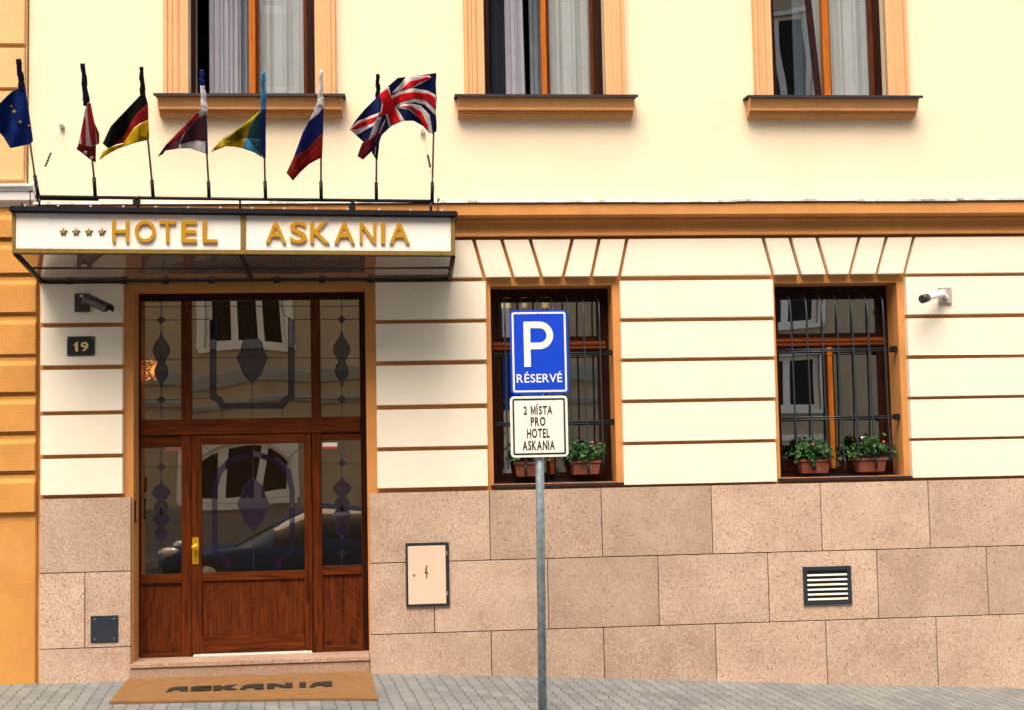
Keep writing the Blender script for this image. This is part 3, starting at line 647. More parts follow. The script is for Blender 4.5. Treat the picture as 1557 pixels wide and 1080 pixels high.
# ---------------- upper windows
def folds(bm, x0, x1, z0, z1, y, amp, n, taper=0):
    N_ = n*10; cols = []
    for i in range(N_+1):
        u = i/N_; col = []
        for k in range(7):
            v = k/6; ph = 2*math.pi*n*(u+.03*math.sin(9*u)) 
            col.append(bm.verts.new((x0+(x1-x0)*(u*(1-taper*v)), y+amp*math.sin(ph+.5*v)*(1-.3*v)+amp*.4*math.sin(2.3*ph), z1+(z0-z1)*v)))
        cols.append(col)
    for a, b in zip(cols, cols[1:]):
        for k in range(6): f = bm.faces.new((a[k], b[k], b[k+1], a[k+1])); f.smooth = True
def upper_window(i, px):
    # px: frame left, frame inner left, mullion l, mullion r, pane l, pane r, frame right
    x0, x1, z0, z1 = UPW[i]; YW = .13
    X2 = lambda p: at(p, 100, YW)[0]
    fl, ml, mr_, pl, pr = [X2(p) for p in px]
    bm = BM()
    box(bm, x0-.01, fl, YW, YW+.08, z0, z1); box(bm, pr, x1+.01, YW, YW+.08, z0, z1); box(bm, fl+.001, pr-.001, YW+.002, YW+.078, z0, z0+.045); box(bm, fl+.001, pr-.001, YW+.002, YW+.078, z1-.08, z1)
    f_ = obj('window', bm, M['dwood'], hotel, bevel=.006)
    bm = BM(); box(bm, ml, mr_, YW-.03, YW+.05, z0+.03, z1-.08); obj('mullion', bm, M['owood'], f_, bevel=.004)
    bm = BM(); s = .035
    box(bm, mr_+.001, pl, YW+.005, YW+.06, z0+.02, z1-.08); box(bm, pr-.001-.0, pr+.03, YW-.006, YW+.06, z0+.02, z1-.08); box(bm, pl+.0005, pr-.0015, YW+.006, YW+.06, z0+.02, z0+.07)
    obj('sash', bm, M['wood'], f_, bevel=.004)
    bm = BM(); bm.faces.new([bm.verts.new(q_) for q_ in ((pl-.003, YW+.03, z0+.06), (pr+.003, YW+.03, z0+.06), (pr+.003, YW+.03, z1-.08), (pl-.003, YW+.03, z1-.08))]); obj('pane', bm, GL['up'][i], f_)
    if i == 2:   # left casement tilted, shut
        xa, xb = X2(1175), X2(1247); d = X2(1186)-X2(1175)
        bm = BM()
        def leg_(p0, p1, wd):
            hexa(bm, [(p0[0], YW+.0, p0[1]), (p0[0]+wd, YW, p0[1]), (p1[0]+wd, YW, p1[1]), (p1[0], YW, p1[1]), (p0[0], YW+.05, p0[1]), (p0[0]+wd, YW+.05, p0[1]), (p1[0]+wd, YW+.05, p1[1]), (p1[0], YW+.05, p1[1])])
        zt2 = z1-.1; k = .02
        leg_((xa+.01, z0+.02), (xa-.02, zt2), .032); leg_((xb-.045, z0+.02), (xb-.18, zt2), .055)
        box(bm, xa+.043, xb-.046, YW+.001, YW+.049, z0+.02, z0+.06)
        obj('sash', bm, M['dwood'], f_)
        bm = BM(); hexa(bm, [(xa+.03, YW+.02, z0+.05), (xb-.03, YW+.02, z0+.05), (xb-.15, YW+.02, zt2), (xa+.0, YW+.02, zt2), (xa+.03, YW+.026, z0+.05), (xb-.03, YW+.026, z0+.05), (xb-.15, YW+.026, zt2), (xa+.0, YW+.026, zt2)])
        obj('pane', bm, M['leanglass'], f_)
    # architrave: stepped moulding either side and above
    for sx, ex, inner in ((-1, x0, 0), (1, x1, 0)):
        pr_ = [(ex, .03), (ex, -.03), (ex+sx*.075, -.03), (ex+sx*.085, -.042), (ex+sx*.10, -.05), (ex+sx*.13, -.046), (ex+sx*.14, -.058), (ex+sx*.165, -.062), (ex+sx*.178, -.05), (ex+sx*.185, -.066), (ex+sx*.215, -.066), (ex+sx*.222, -.04), (ex+sx*.222, .03)]
        k_ = {(-1, 0): 1.05, (1, 0): .90, (-1, 1): .88, (1, 1): .90, (-1, 2): .82, (1, 2): .95}[(sx, i)]; pr_ = [(ex+(q_[0]-ex)*k_, q_[1]) for q_ in pr_]
        bm = BM(); extr_z(bm, pr_, z0-.001, z1+.2); obj('architrave', bm, M['peach'], f_)
    # sill: metal cover, peach fascia, under-moulding
    a = x0-.30; b = x1+.29
    bm = BM(); extr_x(bm, [(.12, z0+.012), (-.175, z0-.006), (-.182, z0-.034), (-.172, z0-.034), (-.165, z0-.018), (.12, z0+.001)], a, b); obj('sill_cover', bm, M['lead'], f_)
    zf = z0-.14
    bm = BM(); extr_x(bm, [(.022, z0-.019), (-.155, z0-.019), (-.155, z0-.04), (-.12, zf+.02), (-.12, zf), (-.075, zf-.002), (-.075, zf-.018), (-.062, zf-.022), (-.062, zf-.034), (-.045, zf-.04), (-.04, zf-.052), (.022, zf-.052)], a+.035, b-.035); obj('window_sill', bm, M['sillp'], f_, bevel=0)
    return f_, (fl, ml, mr_, pl, pr, z0, z1)
w1 = upper_window(0, (296, 379, 389, 394, 462)); w2 = upper_window(1, (745, 823, 831, 836, 898)); w3 = upper_window(2, (1176, 1251, 1261, 1264, 1324))
def curtain(x0, x1, z0, z1, y, m, label, n=5, amp=.025, taper=0, group='net curtains behind the upstairs windows'):
    bm = BM(); folds(bm, x0, x1, z0, z1, y, amp, n, taper); o = obj('curtain', bm, m); tag(o, label, 'curtain', group)
XX = lambda p, y: at(p, 70, y)[0]
zu0, zu1 = UPW[0][2]-.02, 7.4
curtain(XX(318, .35), XX(366, .35), zu0, zu1, .35, M['drape'], 'pale lilac folded curtain left of the orange mullion, upstairs window above the flags', 5, .03)
curtain(XX(365, .4), XX(384, .4), zu0, zu1, .40, M['netblue'], 'narrow slate blue curtain beside the orange mullion, upstairs window above the flags', 3, .02)
curtain(XX(392, .25), XX(466, .25), zu0, zu1, .26, M['curtain'], 'grey net curtain behind the right pane, upstairs window above the flags', 3, .035)
curtain(XX(746, .42), XX(768, .42), zu0, zu1, .42, M['drapeblue'], 'dark blue curtain at the left edge of the middle upstairs window', 3, .02)
curtain(XX(768, .33), XX(795, .33), zu0, zu1, .33, M['drape'], 'pale lilac curtain with dark stripe in the middle upstairs window', 3, .025, -.1)
curtain(XX(805, .45), XX(826, .45), zu0, zu1, .45, M['netblue'], 'thin blue-grey net curtain left of the orange mullion, middle upstairs window', 3, .02)
curtain(XX(832, .25), XX(904, .25), zu0, zu1, .26, M['curtain'], 'grey net curtain behind the right pane of the middle upstairs window', 3, .035)
curtain(XX(1206, .3), XX(1248, .3), zu0, zu1, .30, M['curtain'], 'grey net curtain behind the leaning left sash, rightmost upstairs window', 3, .03, -.3)
curtain(XX(1262, .25), XX(1330, .25), zu0, zu1, .26, M['curtain'], 'grey net curtain behind the right pane, rightmost upstairs window', 3, .035)

# ------------------------------------------------------------ neighbour building
nb = thing('neighbour_building', 'ochre rendered building with grooved blocks at the left edge, beside the hotel', 'building', (-6, .3, 0))
NX1 = at(55.5, 700, -.04)[0]; NXU = at(40, 150, -.02)[0]; NX0 = -13
zn0, zn1 = at(25, 312, -.1)[1], at(25, 279, -.1)[1]
bm = BM(); box(bm, NX0, NX1, -.03, .5, -.3, zn0+.01); obj('wall', bm, M['nb'], nb, bevel=.01)
bm = BM(); box(bm, NX0, NXU, -.005, .5, zn0+.01, 9.5); obj('upper_wall', bm, M['nbl'], nb)
bm = BM(); box(bm, NX0, NXU, .5, 8, -.3, 9.5); obj('rear_walls', bm, M['nbl'], nb)
bm = BM(); extr_x(bm, [(-.5, 9.5), (-.5, 9.65), (4, 12.5), (8.3, 9.65), (8.3, 9.5)], NX0, XLU-.02); obj('roof', bm, M['roof'], nb)
gy = [318, 363, 417, 477, 541, 600, 660, 720, 783]
for a, b in zip(gy, gy[1:]):
    zt_ = at(28, a+3, -.07)[1]; zb_2 = at(28, b-2.5, -.07)[1]
    bm = BM(); extr_x(bm, [(-.029, zb_2), (-.07, zb_2), (-.07, zt_-.075), (-.045, zt_-.035), (-.045, zt_), (-.029, zt_)], NX0, NX1-.006); obj('wall_block', bm, M['nb'], nb, bevel=.005)
bm = BM(); extr_x(bm, [(.0, zn1), (-.14, zn1-.005), (-.14, zn1-.03), (-.115, zn1-.05), (-.115, zn1-.065), (-.10, zn1-.07), (-.10, zn0+.05), (-.05, zn0+.03), (-.05, zn0), (0, zn0)], NX0, at(50, 290, -.12)[0]); obj('cornice', bm, M['white_render'], nb, bevel=.004)
for a, b in ((278, 138), (133, 72), (66, -10), (-16, -90)):
    z0_, z1_ = at(20, a, -.05)[1], at(20, b, -.05)[1]
    bm = BM(); box(bm, NX0, NXU-.012, -.05, -.004, z0_+(.03 if a == 278 else .0), z1_); obj('wall_block', bm, M['nbl'], nb, bevel=.006)

# ------------------------------------------------------------ canopy
YF = -.95
can = thing('entrance_canopy', 'glass entrance canopy with white and brass hotel sign fascia over the door', 'canopy', (-1.5, 0, 3.6))
def PT(px, py, y): a = at(px, py, y); return Vector((a[0], y, a[1]))
TL, TR, BL, BR = PT(18, 321, YF), PT(692, 328, YF), PT(18, 384, YF), PT(692, 388, YF)
def U(u, v, dy=0):    # fascia coordinates: u 0..1 left to right, v 0 bottom..1 top
    p = (BL*(1-u)+BR*u)*(1-v) + (TL*(1-u)+TR*u)*v; return Vector((p.x, p.y+dy, p.z))
def ublk(bm, u0, u1, v0, v1, y0, y1):
    f = [U(u0, v0, y0), U(u1, v0, y0), U(u1, v1, y0), U(u0, v1, y0)]; b = [U(u0, v0, y1), U(u1, v0, y1), U(u1, v1, y1), U(u0, v1, y1)]
    hexa(bm, f+b)
bu = 5.5/674; bv = .11
bm = BM(); ublk(bm, 0, 1, 0, bv, -.004, .05); ublk(bm, 0, bu, bv+.001, 1, -.003, .05); ublk(bm, 1-bu*1.2, 1, bv+.001, 1, -.003, .05); um = (365-18)/674; ublk(bm, um-bu*.75, um+bu*.75, bv+.001, 1, -.003, .05)
obj('sign_frame', bm, M['brass'], can, bevel=.003)
sp = []
for u0, u1 in ((bu, um-bu*.75), (um+bu*.75, 1-bu*1.2)):
    bm = BM(); ublk(bm, u0+.0003, u1-.0003, bv+.002, 1, .006, .04); sp.append(obj('sign_panel', bm, M['signwhite'], can))
# side panels and rear rail
PBL, PBR = PT(61, 428, -.06), PT(671, 424, -.06)
zroofL, zroofR = TL.z, TR.z
for s, (f0, f1, bx) in enumerate(((BL, TL, PBL), (BR, TR, PBR))):
    sg = 1 if s == 0 else -1; bm = BM(); xx = f0.x
    hexa(bm, [(xx, YF+.05, f0.z), (xx+sg*.03, YF+.05, f0.z), (xx+sg*.03, YF+.05, f1.z), (xx, YF+.05, f1.z), (xx, -.05, bx.z+.03), (xx+sg*.03, -.05, bx.z+.03), (xx+sg*.03, -.05, f1.z), (xx, -.05, f1.z)]); obj('side_panel', bm, M['black'], can)
# glass soffit in two sheets, lead trims along it
def soffit(u, t, dz=0):   # u along, t 0 front .. 1 rear
    f = BL*(1-u)+BR*u; xw0, xw1 = BL.x, BR.x
    p = f.copy(); p.y = YF+.05 + (-.06-YF-.05)*t; p.z = f.z+.008+dz + (PBL.z*(1-u)+PBR.z*u - f.z)*t; return p
bm = BM()
for a, b in ((.0, .505), (.51, 1)):
    hexa(bm, [soffit(a, 0), soffit(b, 0), soffit(b, 0, .012), soffit(a, 0, .012), soffit(a, 1), soffit(b, 1), soffit(b, 1, .012), soffit(a, 1, .012)])
obj('glass_soffit', bm, GL['canopy'], can)
bm = BM()
for t, th in ((.0, .010), (.52, .008), (1.0, .016)):
    a, b = soffit(0, t, -.004), soffit(1, t, -.004); tube(bm, [a, b], th, 6)
for u in (0.004, .508, .996): tube(bm, [soffit(u, 0, -.006), soffit(u, 1, -.006)], .022, 6)
for u in (.07, .2, .3, .41, .57, .68, .8, .92): p = soffit(u, 1, -.022); tube(bm, [p-Vector((.03, 0, 0)), p+Vector((.03, 0, 0))], .016, 6)
obj('soffit_trim', bm, M['black'], can)
# roof sheet and dark metal edge
TLo, TRo = PT(13, 313, YF-.05), PT(696, 321, YF-.05)
bm = BM()
def edge(bm, a, b, zd, zu, y0, y1): hexa(bm, [(a.x, y0, a.z-zd), (b.x, y0, b.z-zd), (b.x, y0, b.z+zu), (a.x, y0, a.z+zu), (a.x, y1, a.z-zd), (b.x, y1, b.z-zd), (b.x, y1, b.z+zu), (a.x, y1, a.z+zu)])
edge(bm, TLo, TRo, .048, .006, YF-.05, -.03); obj('roof_edge', bm, M['edge'], can, bevel=.01)
bm = BM(); n = 14
for i in range(n):
    u = (i+.5)/n; p = TLo*(1-u)+TRo*u; bmesh.ops.create_uvsphere(bm, u_segments=8, v_segments=6, radius=.012, matrix=Matrix.Translation((p.x, YF-.045, p.z+.008)))
obj('rivet', bm, M['chrome'], can)
# letters and stars
def px_uv(px, py):
    u = (px-18)/674; yb = 384+4*u; yt = 321+7*u; return u, (yb-py)/(yb-yt)
for i, (ch, a, b) in enumerate((('H', 169, 195), ('O', 203, 235), ('T', 240, 265), ('E', 273, 297), ('L', 305, 328), ('A', 401, 433), ('S', 438, 464.5), ('K', 469, 499.5), ('A', 506, 538), ('N', 545, 571), ('I', 578, 585), ('A', 591, 623))):
    dy = (a-169)/454*3
    u0, v0 = px_uv(a-1.5, 368+dy*.8); u1, v1 = px_uv(b-2, 335+dy)
    vs, fs, _ = glyph_mesh(ch, .032)
    bm = BM(); glyph(bm, ch, lambda s, t: U(u0+(u1-u0)*s, v0+(v1-v0)*t, -.008), Vector((0, -.020, 0)), .012)
    o = obj('letter', bm, M['gold'], sp[0 if i < 5 else 1]); o['label'] = f'polished gold letter {ch}'
for px in (94.5, 113.5, 132.5, 152):
    py = 352; c = U(*px_uv(px, py)); r = .036
    for nm, rr, mm, y_ in (('star', r, 'signblack', -.004), ('star', r*.74, 'goldedge', -.009)):
        bm = BM(); prism(bm, [(c.x+(rr if k % 2 == 0 else rr*.42)*math.sin(math.pi*k/5), c.z+(rr if k % 2 == 0 else rr*.42)*math.cos(math.pi*k/5)) for k in range(10)], YF+y_, YF+.007)
        obj(nm, bm, M[mm], sp[0])
# brackets on the roof edge
bm = BM()
for px, py in ((535, 313), (207, 306)):
    bm = BM(); p = PT(px, py, YF+.05); box(bm, p.x-.03, p.x+.03, p.y, p.y+.05, p.z-.03, p.z+.03); tube(bm, [p+Vector((.0, 0, .02)), p+Vector((.035, 0, .05))], .008, 6)
    obj('roof_bracket', bm, M['black'], can)
bm = BM()
p = PT(30, 314, YF); prism(bm, [(p.x+.0, p.z), (p.x+.05, p.z), (p.x+.012, p.z+.045)], YF, YF+.02); q = PT(46, 312, YF+.1); tube(bm, [q, q+Vector((0, 0, .13))], .006, 6); tube(bm, [q+Vector((-.015, 0, .12)), q+Vector((.02, 0, .13))], .009, 6)
q = PT(666, 322, YF+.1); tube(bm, [q, q+Vector((0, 0, .13))], .005, 6); tube(bm, [q+Vector((0, 0, .10)), q+Vector((0.012, 0, .12))], .01, 6)
obj('cable_peg', bm, M['iron'], can)

# ------------------------------------------------------------ flag rail, poles, flags
YP0 = -.42; ZP0 = at(350, 302, YP0)[1]
def polepos(px, py):     # poles lean forward over the canopy
    y = YP0
    for _ in range(4): a = at(px, py, y); y = YP0-.42*max(0, a[1]-ZP0)
    return Vector((a[0], y, a[1]))
rl = thing('flag_rail', 'long black rail on the canopy roof that carries the flagpoles', 'rail', (-1.5, YP0, ZP0-.1))
bm = BM(); tube(bm, [polepos(54, 298.5), polepos(660, 305.5)], .016, 8); tube(bm, [polepos(56, 302.5), polepos(150, 303.5)], .009, 6); obj('rail_tube', bm, M['black'], rl)
bm = BM()
for px in (60, 210, 365, 535, 655):
    bm = BM(); p = polepos(px, 299+(px-55)*.0115); tube(bm, [p, Vector((p.x, p.y, p.z-.10))], .012, 6)
    obj('rail_foot', bm, M['black'], rl)
cloth_mats = {}
def CM(name, col):
    if name not in cloth_mats:
        m = mat('cloth_'+name, tuple(v*.62 for v in col), .85, var=.25, vscale=9, bump=.35, bscale=25)
        p = m.node_tree.nodes['Principled BSDF']; p.inputs['Specular IOR Level'].default_value = .12
        cloth_mats[name] = m
    return cloth_mats[name]
COL = dict(blue=(.006, .03, .22), star=(.75, .5, .12), navy=(.008, .012, .05), red=(.40, .012, .018), fold_shade_red=(.13, .006, .01), cream=(.6, .5, .5), black=(.008, .008, .008), gold=(1, .6, .015), fold_shade_gold=(.42, .22, .01),
  white=(1.1, 1.05, 1.1), lilac=(.38, .34, .42), maroon=(.085, .022, .035), sky=(.06, .30, .55), teal=(.01, .055, .075), olive=(.22, .17, .008), yellow=(1, .85, .03), bblue=(.012, .02, .17), ukred=(.9, .012, .02), ukwhite=(1.2, 1.1, 1.1), rust=(.3, .025, .01), ukblue=(.01, .02, .12), slate=(.03, .05, .12))  # dark red and dark gold are cloth with fold shade put into the colour
def cloth(parent, base_px, layers, zoom, name='flag_cloth', seed=0, swing=.0):
    s, ox, oy = zoom
    bxw = polepos(*base_px).x
    for li, (cn, pts) in enumerate(layers):
        P2 = [(ox+a/s, oy+b/s) for a, b in pts]
        bm = BM()
        vv = [bm.verts.new((a, b, 0)) for a, b in P2]
        f = bm.faces.new(vv); bmesh.ops.triangulate(bm, faces=[f])
        for _ in range(7):
            le = [e_ for e_ in bm.edges if e_.calc_length() > 2.6]
            if not le: break
            bmesh.ops.subdivide_edges(bm, edges=le, cuts=1); bmesh.ops.triangulate(bm, faces=[q for q in bm.faces if len(q.verts) > 3])
        layer = 1 if cn[0] == '+' else (2 if cn[0] == '*' else 0)
        for v in bm.verts:
            a, b = v.co.x, v.co.y; p = polepos(a, b)
            dist = abs(p.x-bxw)
            y = p.y - .035*min(1, dist*4)*math.sin(a*.16+b*.05+seed) - .007*math.sin(a*.32-b*.12+seed*2)*min(1, dist*6) - swing*dist
            y -= .022; q = at(a, b, y); v.co = Vector((q[0], y, q[1]))
        o = obj(name if layer == 0 else 'flag_mark_or_shade', bm, CM(cn.strip('+*'), COL[cn.strip('+*')]), parent, smooth=True)  # upper layers hold the markings and the painted fold shade
        md = o.modifiers.new('thickness', 'SOLIDIFY'); md.thickness = .002+.009*layer; md.offset = 0
Z1 = (4.154, 0, 60); Z2 = (4.153, 340, 60)
def flag(base, sock, bare, top, label, wrap, layers, zoom, seed, swing=0):
    f = thing('flag', label, 'flag', polepos(*base), 'flags on the canopy')
    a, b, c, d = [polepos(*q) for q in (base, sock, bare, top)]
    bm = BM(); tube(bm, [a, b], .017, 10); tube(bm, [b, b+(b-a).normalized()*.004], .019, 10); obj('pole_socket', bm, M['black'], f)
    bm = BM(); tube(bm, [b, d], .0095, 8); obj('pole', bm, M['pole'], f)
    # cloth wound round the top of the pole
    for (cn, p0, p1, w0, w1) in wrap:
        q0, q1 = polepos(*p0), polepos(*p1); N_ = 14; bm = BM()
        rr = [(w0+(w1-w0)*k/N_)*.0032*(1+.10*math.sin(k*1.1+seed)+.07*math.sin(k*3.7+seed*5)) for k in range(N_+1)]
        tube(bm, [q0+(q1-q0)*(k/N_)+Vector((.003*math.sin(k*.9+seed*3), 0, 0)) for k in range(N_+1)], rr, 10)
        obj('rolled_cloth', bm, CM(cn, COL[cn]), f)
    cloth(f, base, layers, zoom, seed=seed, swing=swing)
    return f
def star(cx, cy, r): return [(cx+(r if k % 2 == 0 else r*.42)*math.sin(math.pi*k/5+.2), cy-(r if k % 2 == 0 else r*.42)*math.cos(math.pi*k/5+.2)) for k in range(10)]
flag((58, 297), (53, 267), (48, 218), (27, 89), 'dark blue flag with yellow stars, cut by the left edge', [('navy', (27.5, 89), (34, 136), 6.5, 9)],
 [('blue', [(122, 303), (160, 300), (178, 420), (196, 540), (210, 640), (190, 658), (65, 685), (20, 610), (-30, 560), (-60, 460), (0, 398), (70, 330)])] + [('+star', star(*q)) for q in ((90, 455, 17), (128, 520, 13), (72, 420, 10), (185, 543, 10))], Z1, 0)
flag((145, 300), (143, 270), (141, 245), (125.5, 96), 'limp red and white striped flag with dark blue rolled top', [('navy', (125.8, 96), (131.5, 160), 6, 9)],
 [('cream', [(535, 450), (550, 400), (570, 395), (597, 520), (627, 590), (627, 655), (607, 665), (605, 775), (560, 748), (485, 690), (510, 590)]),
  ('+red', [(556, 400), (572, 400), (592, 510), (600, 560), (605, 650), (578, 668), (562, 560), (552, 450)]), ('+red', [(601, 535), (627, 590), (627, 655), (615, 660), (612, 610)]), ('+red', [(528, 500), (538, 480), (527, 560), (540, 672), (518, 668), (512, 590)]),
  ('+fold_shade_red', [(500, 655), (540, 668), (575, 672), (605, 665), (605, 775), (560, 748), (485, 690)]), ('*cream', [(530, 700), (553, 705), (548, 728), (525, 715)]), ('*cream', [(575, 735), (592, 740), (588, 758), (572, 750)])], Z1, 1.3)
flag((233, 302), (231, 274), (226, 213), (214, 101), 'black, red and yellow flag on the third pole from the left', [('black', (214.5, 101), (217.5, 145), 5, 8)],
 [('black', [(890, 345), (918, 345), (934, 402), (872, 470), (830, 560), (780, 640), (683, 685), (648, 655), (700, 545)]),
  ('+red', [(934, 402), (938, 500), (880, 530), (840, 560), (800, 622), (784, 650), (720, 662), (790, 600), (830, 520), (872, 458)]),
  ('+gold', [(938, 500), (942, 622), (925, 635), (860, 648), (800, 668), (740, 690), (690, 715), (630, 757), (650, 705), (683, 685), (780, 655), (810, 610), (845, 560), (880, 535)]),
  ('*fold_shade_gold', [(880, 540), (885, 600), (920, 605), (940, 560), (942, 622), (870, 628)])], Z1, 2.1)
flag((318, 303), (317, 276), (314, 232), (307, 106), 'wine red and white flag with blue rolled tip, before the window edge', [('blue', (307, 106), (307.5, 129), 5.5, 7.5), ('white', (308, 129), (311, 170), 6.5, 8.5)],
 [('maroon', [(1250, 455), (1262, 470), (1160, 590), (1130, 665), (1130, 686), (1045, 700), (1030, 722), (995, 738), (1050, 660), (1150, 560)]), ('lilac', [(1255, 455), (1300, 430), (1308, 560), (1312, 645), (1240, 630), (1130, 662), (1160, 590)]),
  ('+red', [(1250, 455), (1253, 478), (1150, 590), (1060, 672), (1052, 660), (1150, 560)]), ('+maroon', [(1250, 490), (1292, 470), (1302, 640), (1240, 630), (1135, 658), (1165, 590)]), ('white', [(1130, 660), (1240, 630), (1290, 628), (1312, 722), (1290, 715), (1200, 685), (1130, 686)]), ('+slate', [(1293, 470), (1306, 470), (1314, 722), (1300, 718)])], Z1, 3.2)
flag((404, 304), (403, 276), (401, 240), (399.5, 109), 'light blue and yellow flag on the fifth pole from the left', [('sky', (399.5, 109), (401, 168), 6, 8.5)],
 [('teal', [(240, 450), (266, 440), (264, 640), (240, 740), (232, 628), (145, 622), (190, 500)]), ('olive', [(190, 495), (145, 622), (0, 642), (-78, 708), (-60, 680), (0, 622), (100, 562)]), ('yellow', [(238, 440), (192, 505), (100, 575), (20, 625), (-60, 690), (-40, 660), (60, 585), (180, 490)]),
  ('gold', [(-5, 642), (137, 624), (122, 686), (60, 674), (0, 672), (-40, 690), (-80, 712)]), ('sky', [(137, 624), (236, 630), (242, 742), (190, 710), (122, 686)]), ('+bblue', [(238, 440), (267, 440), (266, 745), (246, 745), (238, 640)])], Z2, 4.4)
flag((488.5, 305), (488, 276), (489, 236), (488.7, 105), 'white, blue and red drooping flag on the sixth pole from the left', [('white', (488.7, 106), (486.5, 160), 4.5, 9)],
 [('white', [(596, 380), (632, 360), (632, 425), (600, 468), (540, 512), (575, 440)]), ('bblue', [(632, 420), (629, 585), (535, 682), (440, 748), (500, 585), (540, 510), (600, 465)]), ('rust', [(629, 583), (622, 740), (540, 785), (480, 840), (438, 890), (397, 840), (440, 746), (535, 680)]), ('+red', [(600, 660), (615, 735), (540, 780), (450, 850), (480, 780), (540, 720)])], Z2, 5.1)
flag((572.5, 305), (572, 278), (572.5, 242), (574, 113), 'black rolled flag mostly hidden behind the large red, white and blue flag', [('black', (574, 112), (575, 148), 5, 7.5)],
 [('navy', [(968, 350), (990, 350), (985, 640), (972, 762), (955, 745), (935, 712), (960, 600)]), ('+ukwhite', [(960, 640), (968, 640), (958, 735), (950, 722)])], Z2, 6.3)
flag((657, 305), (657.5, 277), (659, 203), (661.5, 111), 'open blue flag with red and white crosses, rightmost on the canopy', [('ukblue', (661.3, 111), (661, 200), 4, 4.5)],
 [('ukblue', [(1340, 208), (1260, 222), (1180, 230), (1100, 240), (1030, 300), (980, 350), (890, 440), (840, 500), (795, 565), (880, 642), (905, 668), (845, 735), (880, 757), (940, 700), (985, 640), (1000, 600), (1060, 545), (1130, 512), (1200, 512), (1260, 545), (1290, 580), (1330, 597), (1338, 440)]),
  ('+ukwhite', [(1340, 350), (1290, 322), (1200, 306), (1110, 326), (1055, 355), (1046, 298), (1028, 300), (985, 350), (1002, 400), (990, 470), (1022, 470), (1042, 550), (1062, 544), (1112, 518), (1142, 510), (1095, 430), (1125, 410), (1200, 392), (1270, 410), (1310, 450), (1336, 475)]),
  ('*ukred', [(1338, 365), (1300, 342), (1200, 328), (1110, 346), (1060, 372), (1030, 305), (985, 350), (1008, 405), (985, 482), (1032, 462), (1060, 538), (1120, 512), (1075, 425), (1115, 398), (1200, 370), (1270, 378), (1310, 408), (1338, 440)]),
  ('+ukwhite', [(1062, 335), (1105, 290), (1150, 238), (1190, 230), (1300, 226), (1312, 240), (1190, 306), (1120, 320)]), ('*ukred', [(1122, 318), (1180, 262), (1290, 232), (1312, 240), (1240, 268), (1172, 308)]),
  ('+ukwhite', [(1105, 432), (1120, 412), (1180, 402), (1245, 415), (1300, 475), (1320, 590), (1296, 588), (1240, 500), (1170, 442)]), ('*ukred', [(1120, 422), (1180, 416), (1250, 455), (1290, 540), (1288, 578), (1240, 500), (1180, 436)]),
  ('+ukwhite', [(985, 460), (850, 512), (795, 565), (838, 602), (945, 545), (968, 520)]), ('*ukred', [(975, 482), (850, 525), (802, 562), (830, 564), (950, 522)]),
  ('+lilac', [(998, 480), (978, 570), (905, 668), (925, 610), (962, 505)]), ('*fold_shade_red', [(990, 540), (962, 640), (880, 755), (847, 735), (880, 652), (905, 668), (950, 610)]), ('+ukwhite', [(1010, 520), (1020, 500), (985, 590), (978, 590)])], Z2, .9, swing=.10)  # lilac and dark red strips: white and red folds, shade painted in
# stay wires
for pts, lab in ((((94, 192), (65, 262), (76, 233), (66, 251)), 'thin stay wire with small turnbuckle on the cream wall, left of the striped flag'), (((643, 200), (656, 262), (650, 233), (655, 253)), 'thin stay wire with small turnbuckle behind the rightmost flagpole')):
    a = PT(*pts[0], .0); b = PT(pts[1][0], pts[1][1], -.45); t = thing('stay_wire', lab, 'wire', a, 'stay wires of the canopy')
    bm = BM(); tube(bm, [a, b, b+(b-a)*.45], .0018, 5); obj('wire', bm, M['flash'], t)
    bm = BM(); tube(bm, [a+Vector((0, .02, 0)), a+Vector((0, -.02, 0))], .022, 8); obj('wall_anchor', bm, M['flash'], t)
    bm = BM(); p0, p1 = a+(b-a)*.6, a+(b-a)*.85
    for k in range(6): q = p0+(p1-p0)*(k/5); bmesh.ops.create_uvsphere(bm, u_segments=8, v_segments=6, radius=.012, matrix=Matrix.Translation(q))
    obj('turnbuckle', bm, M['black'], t)

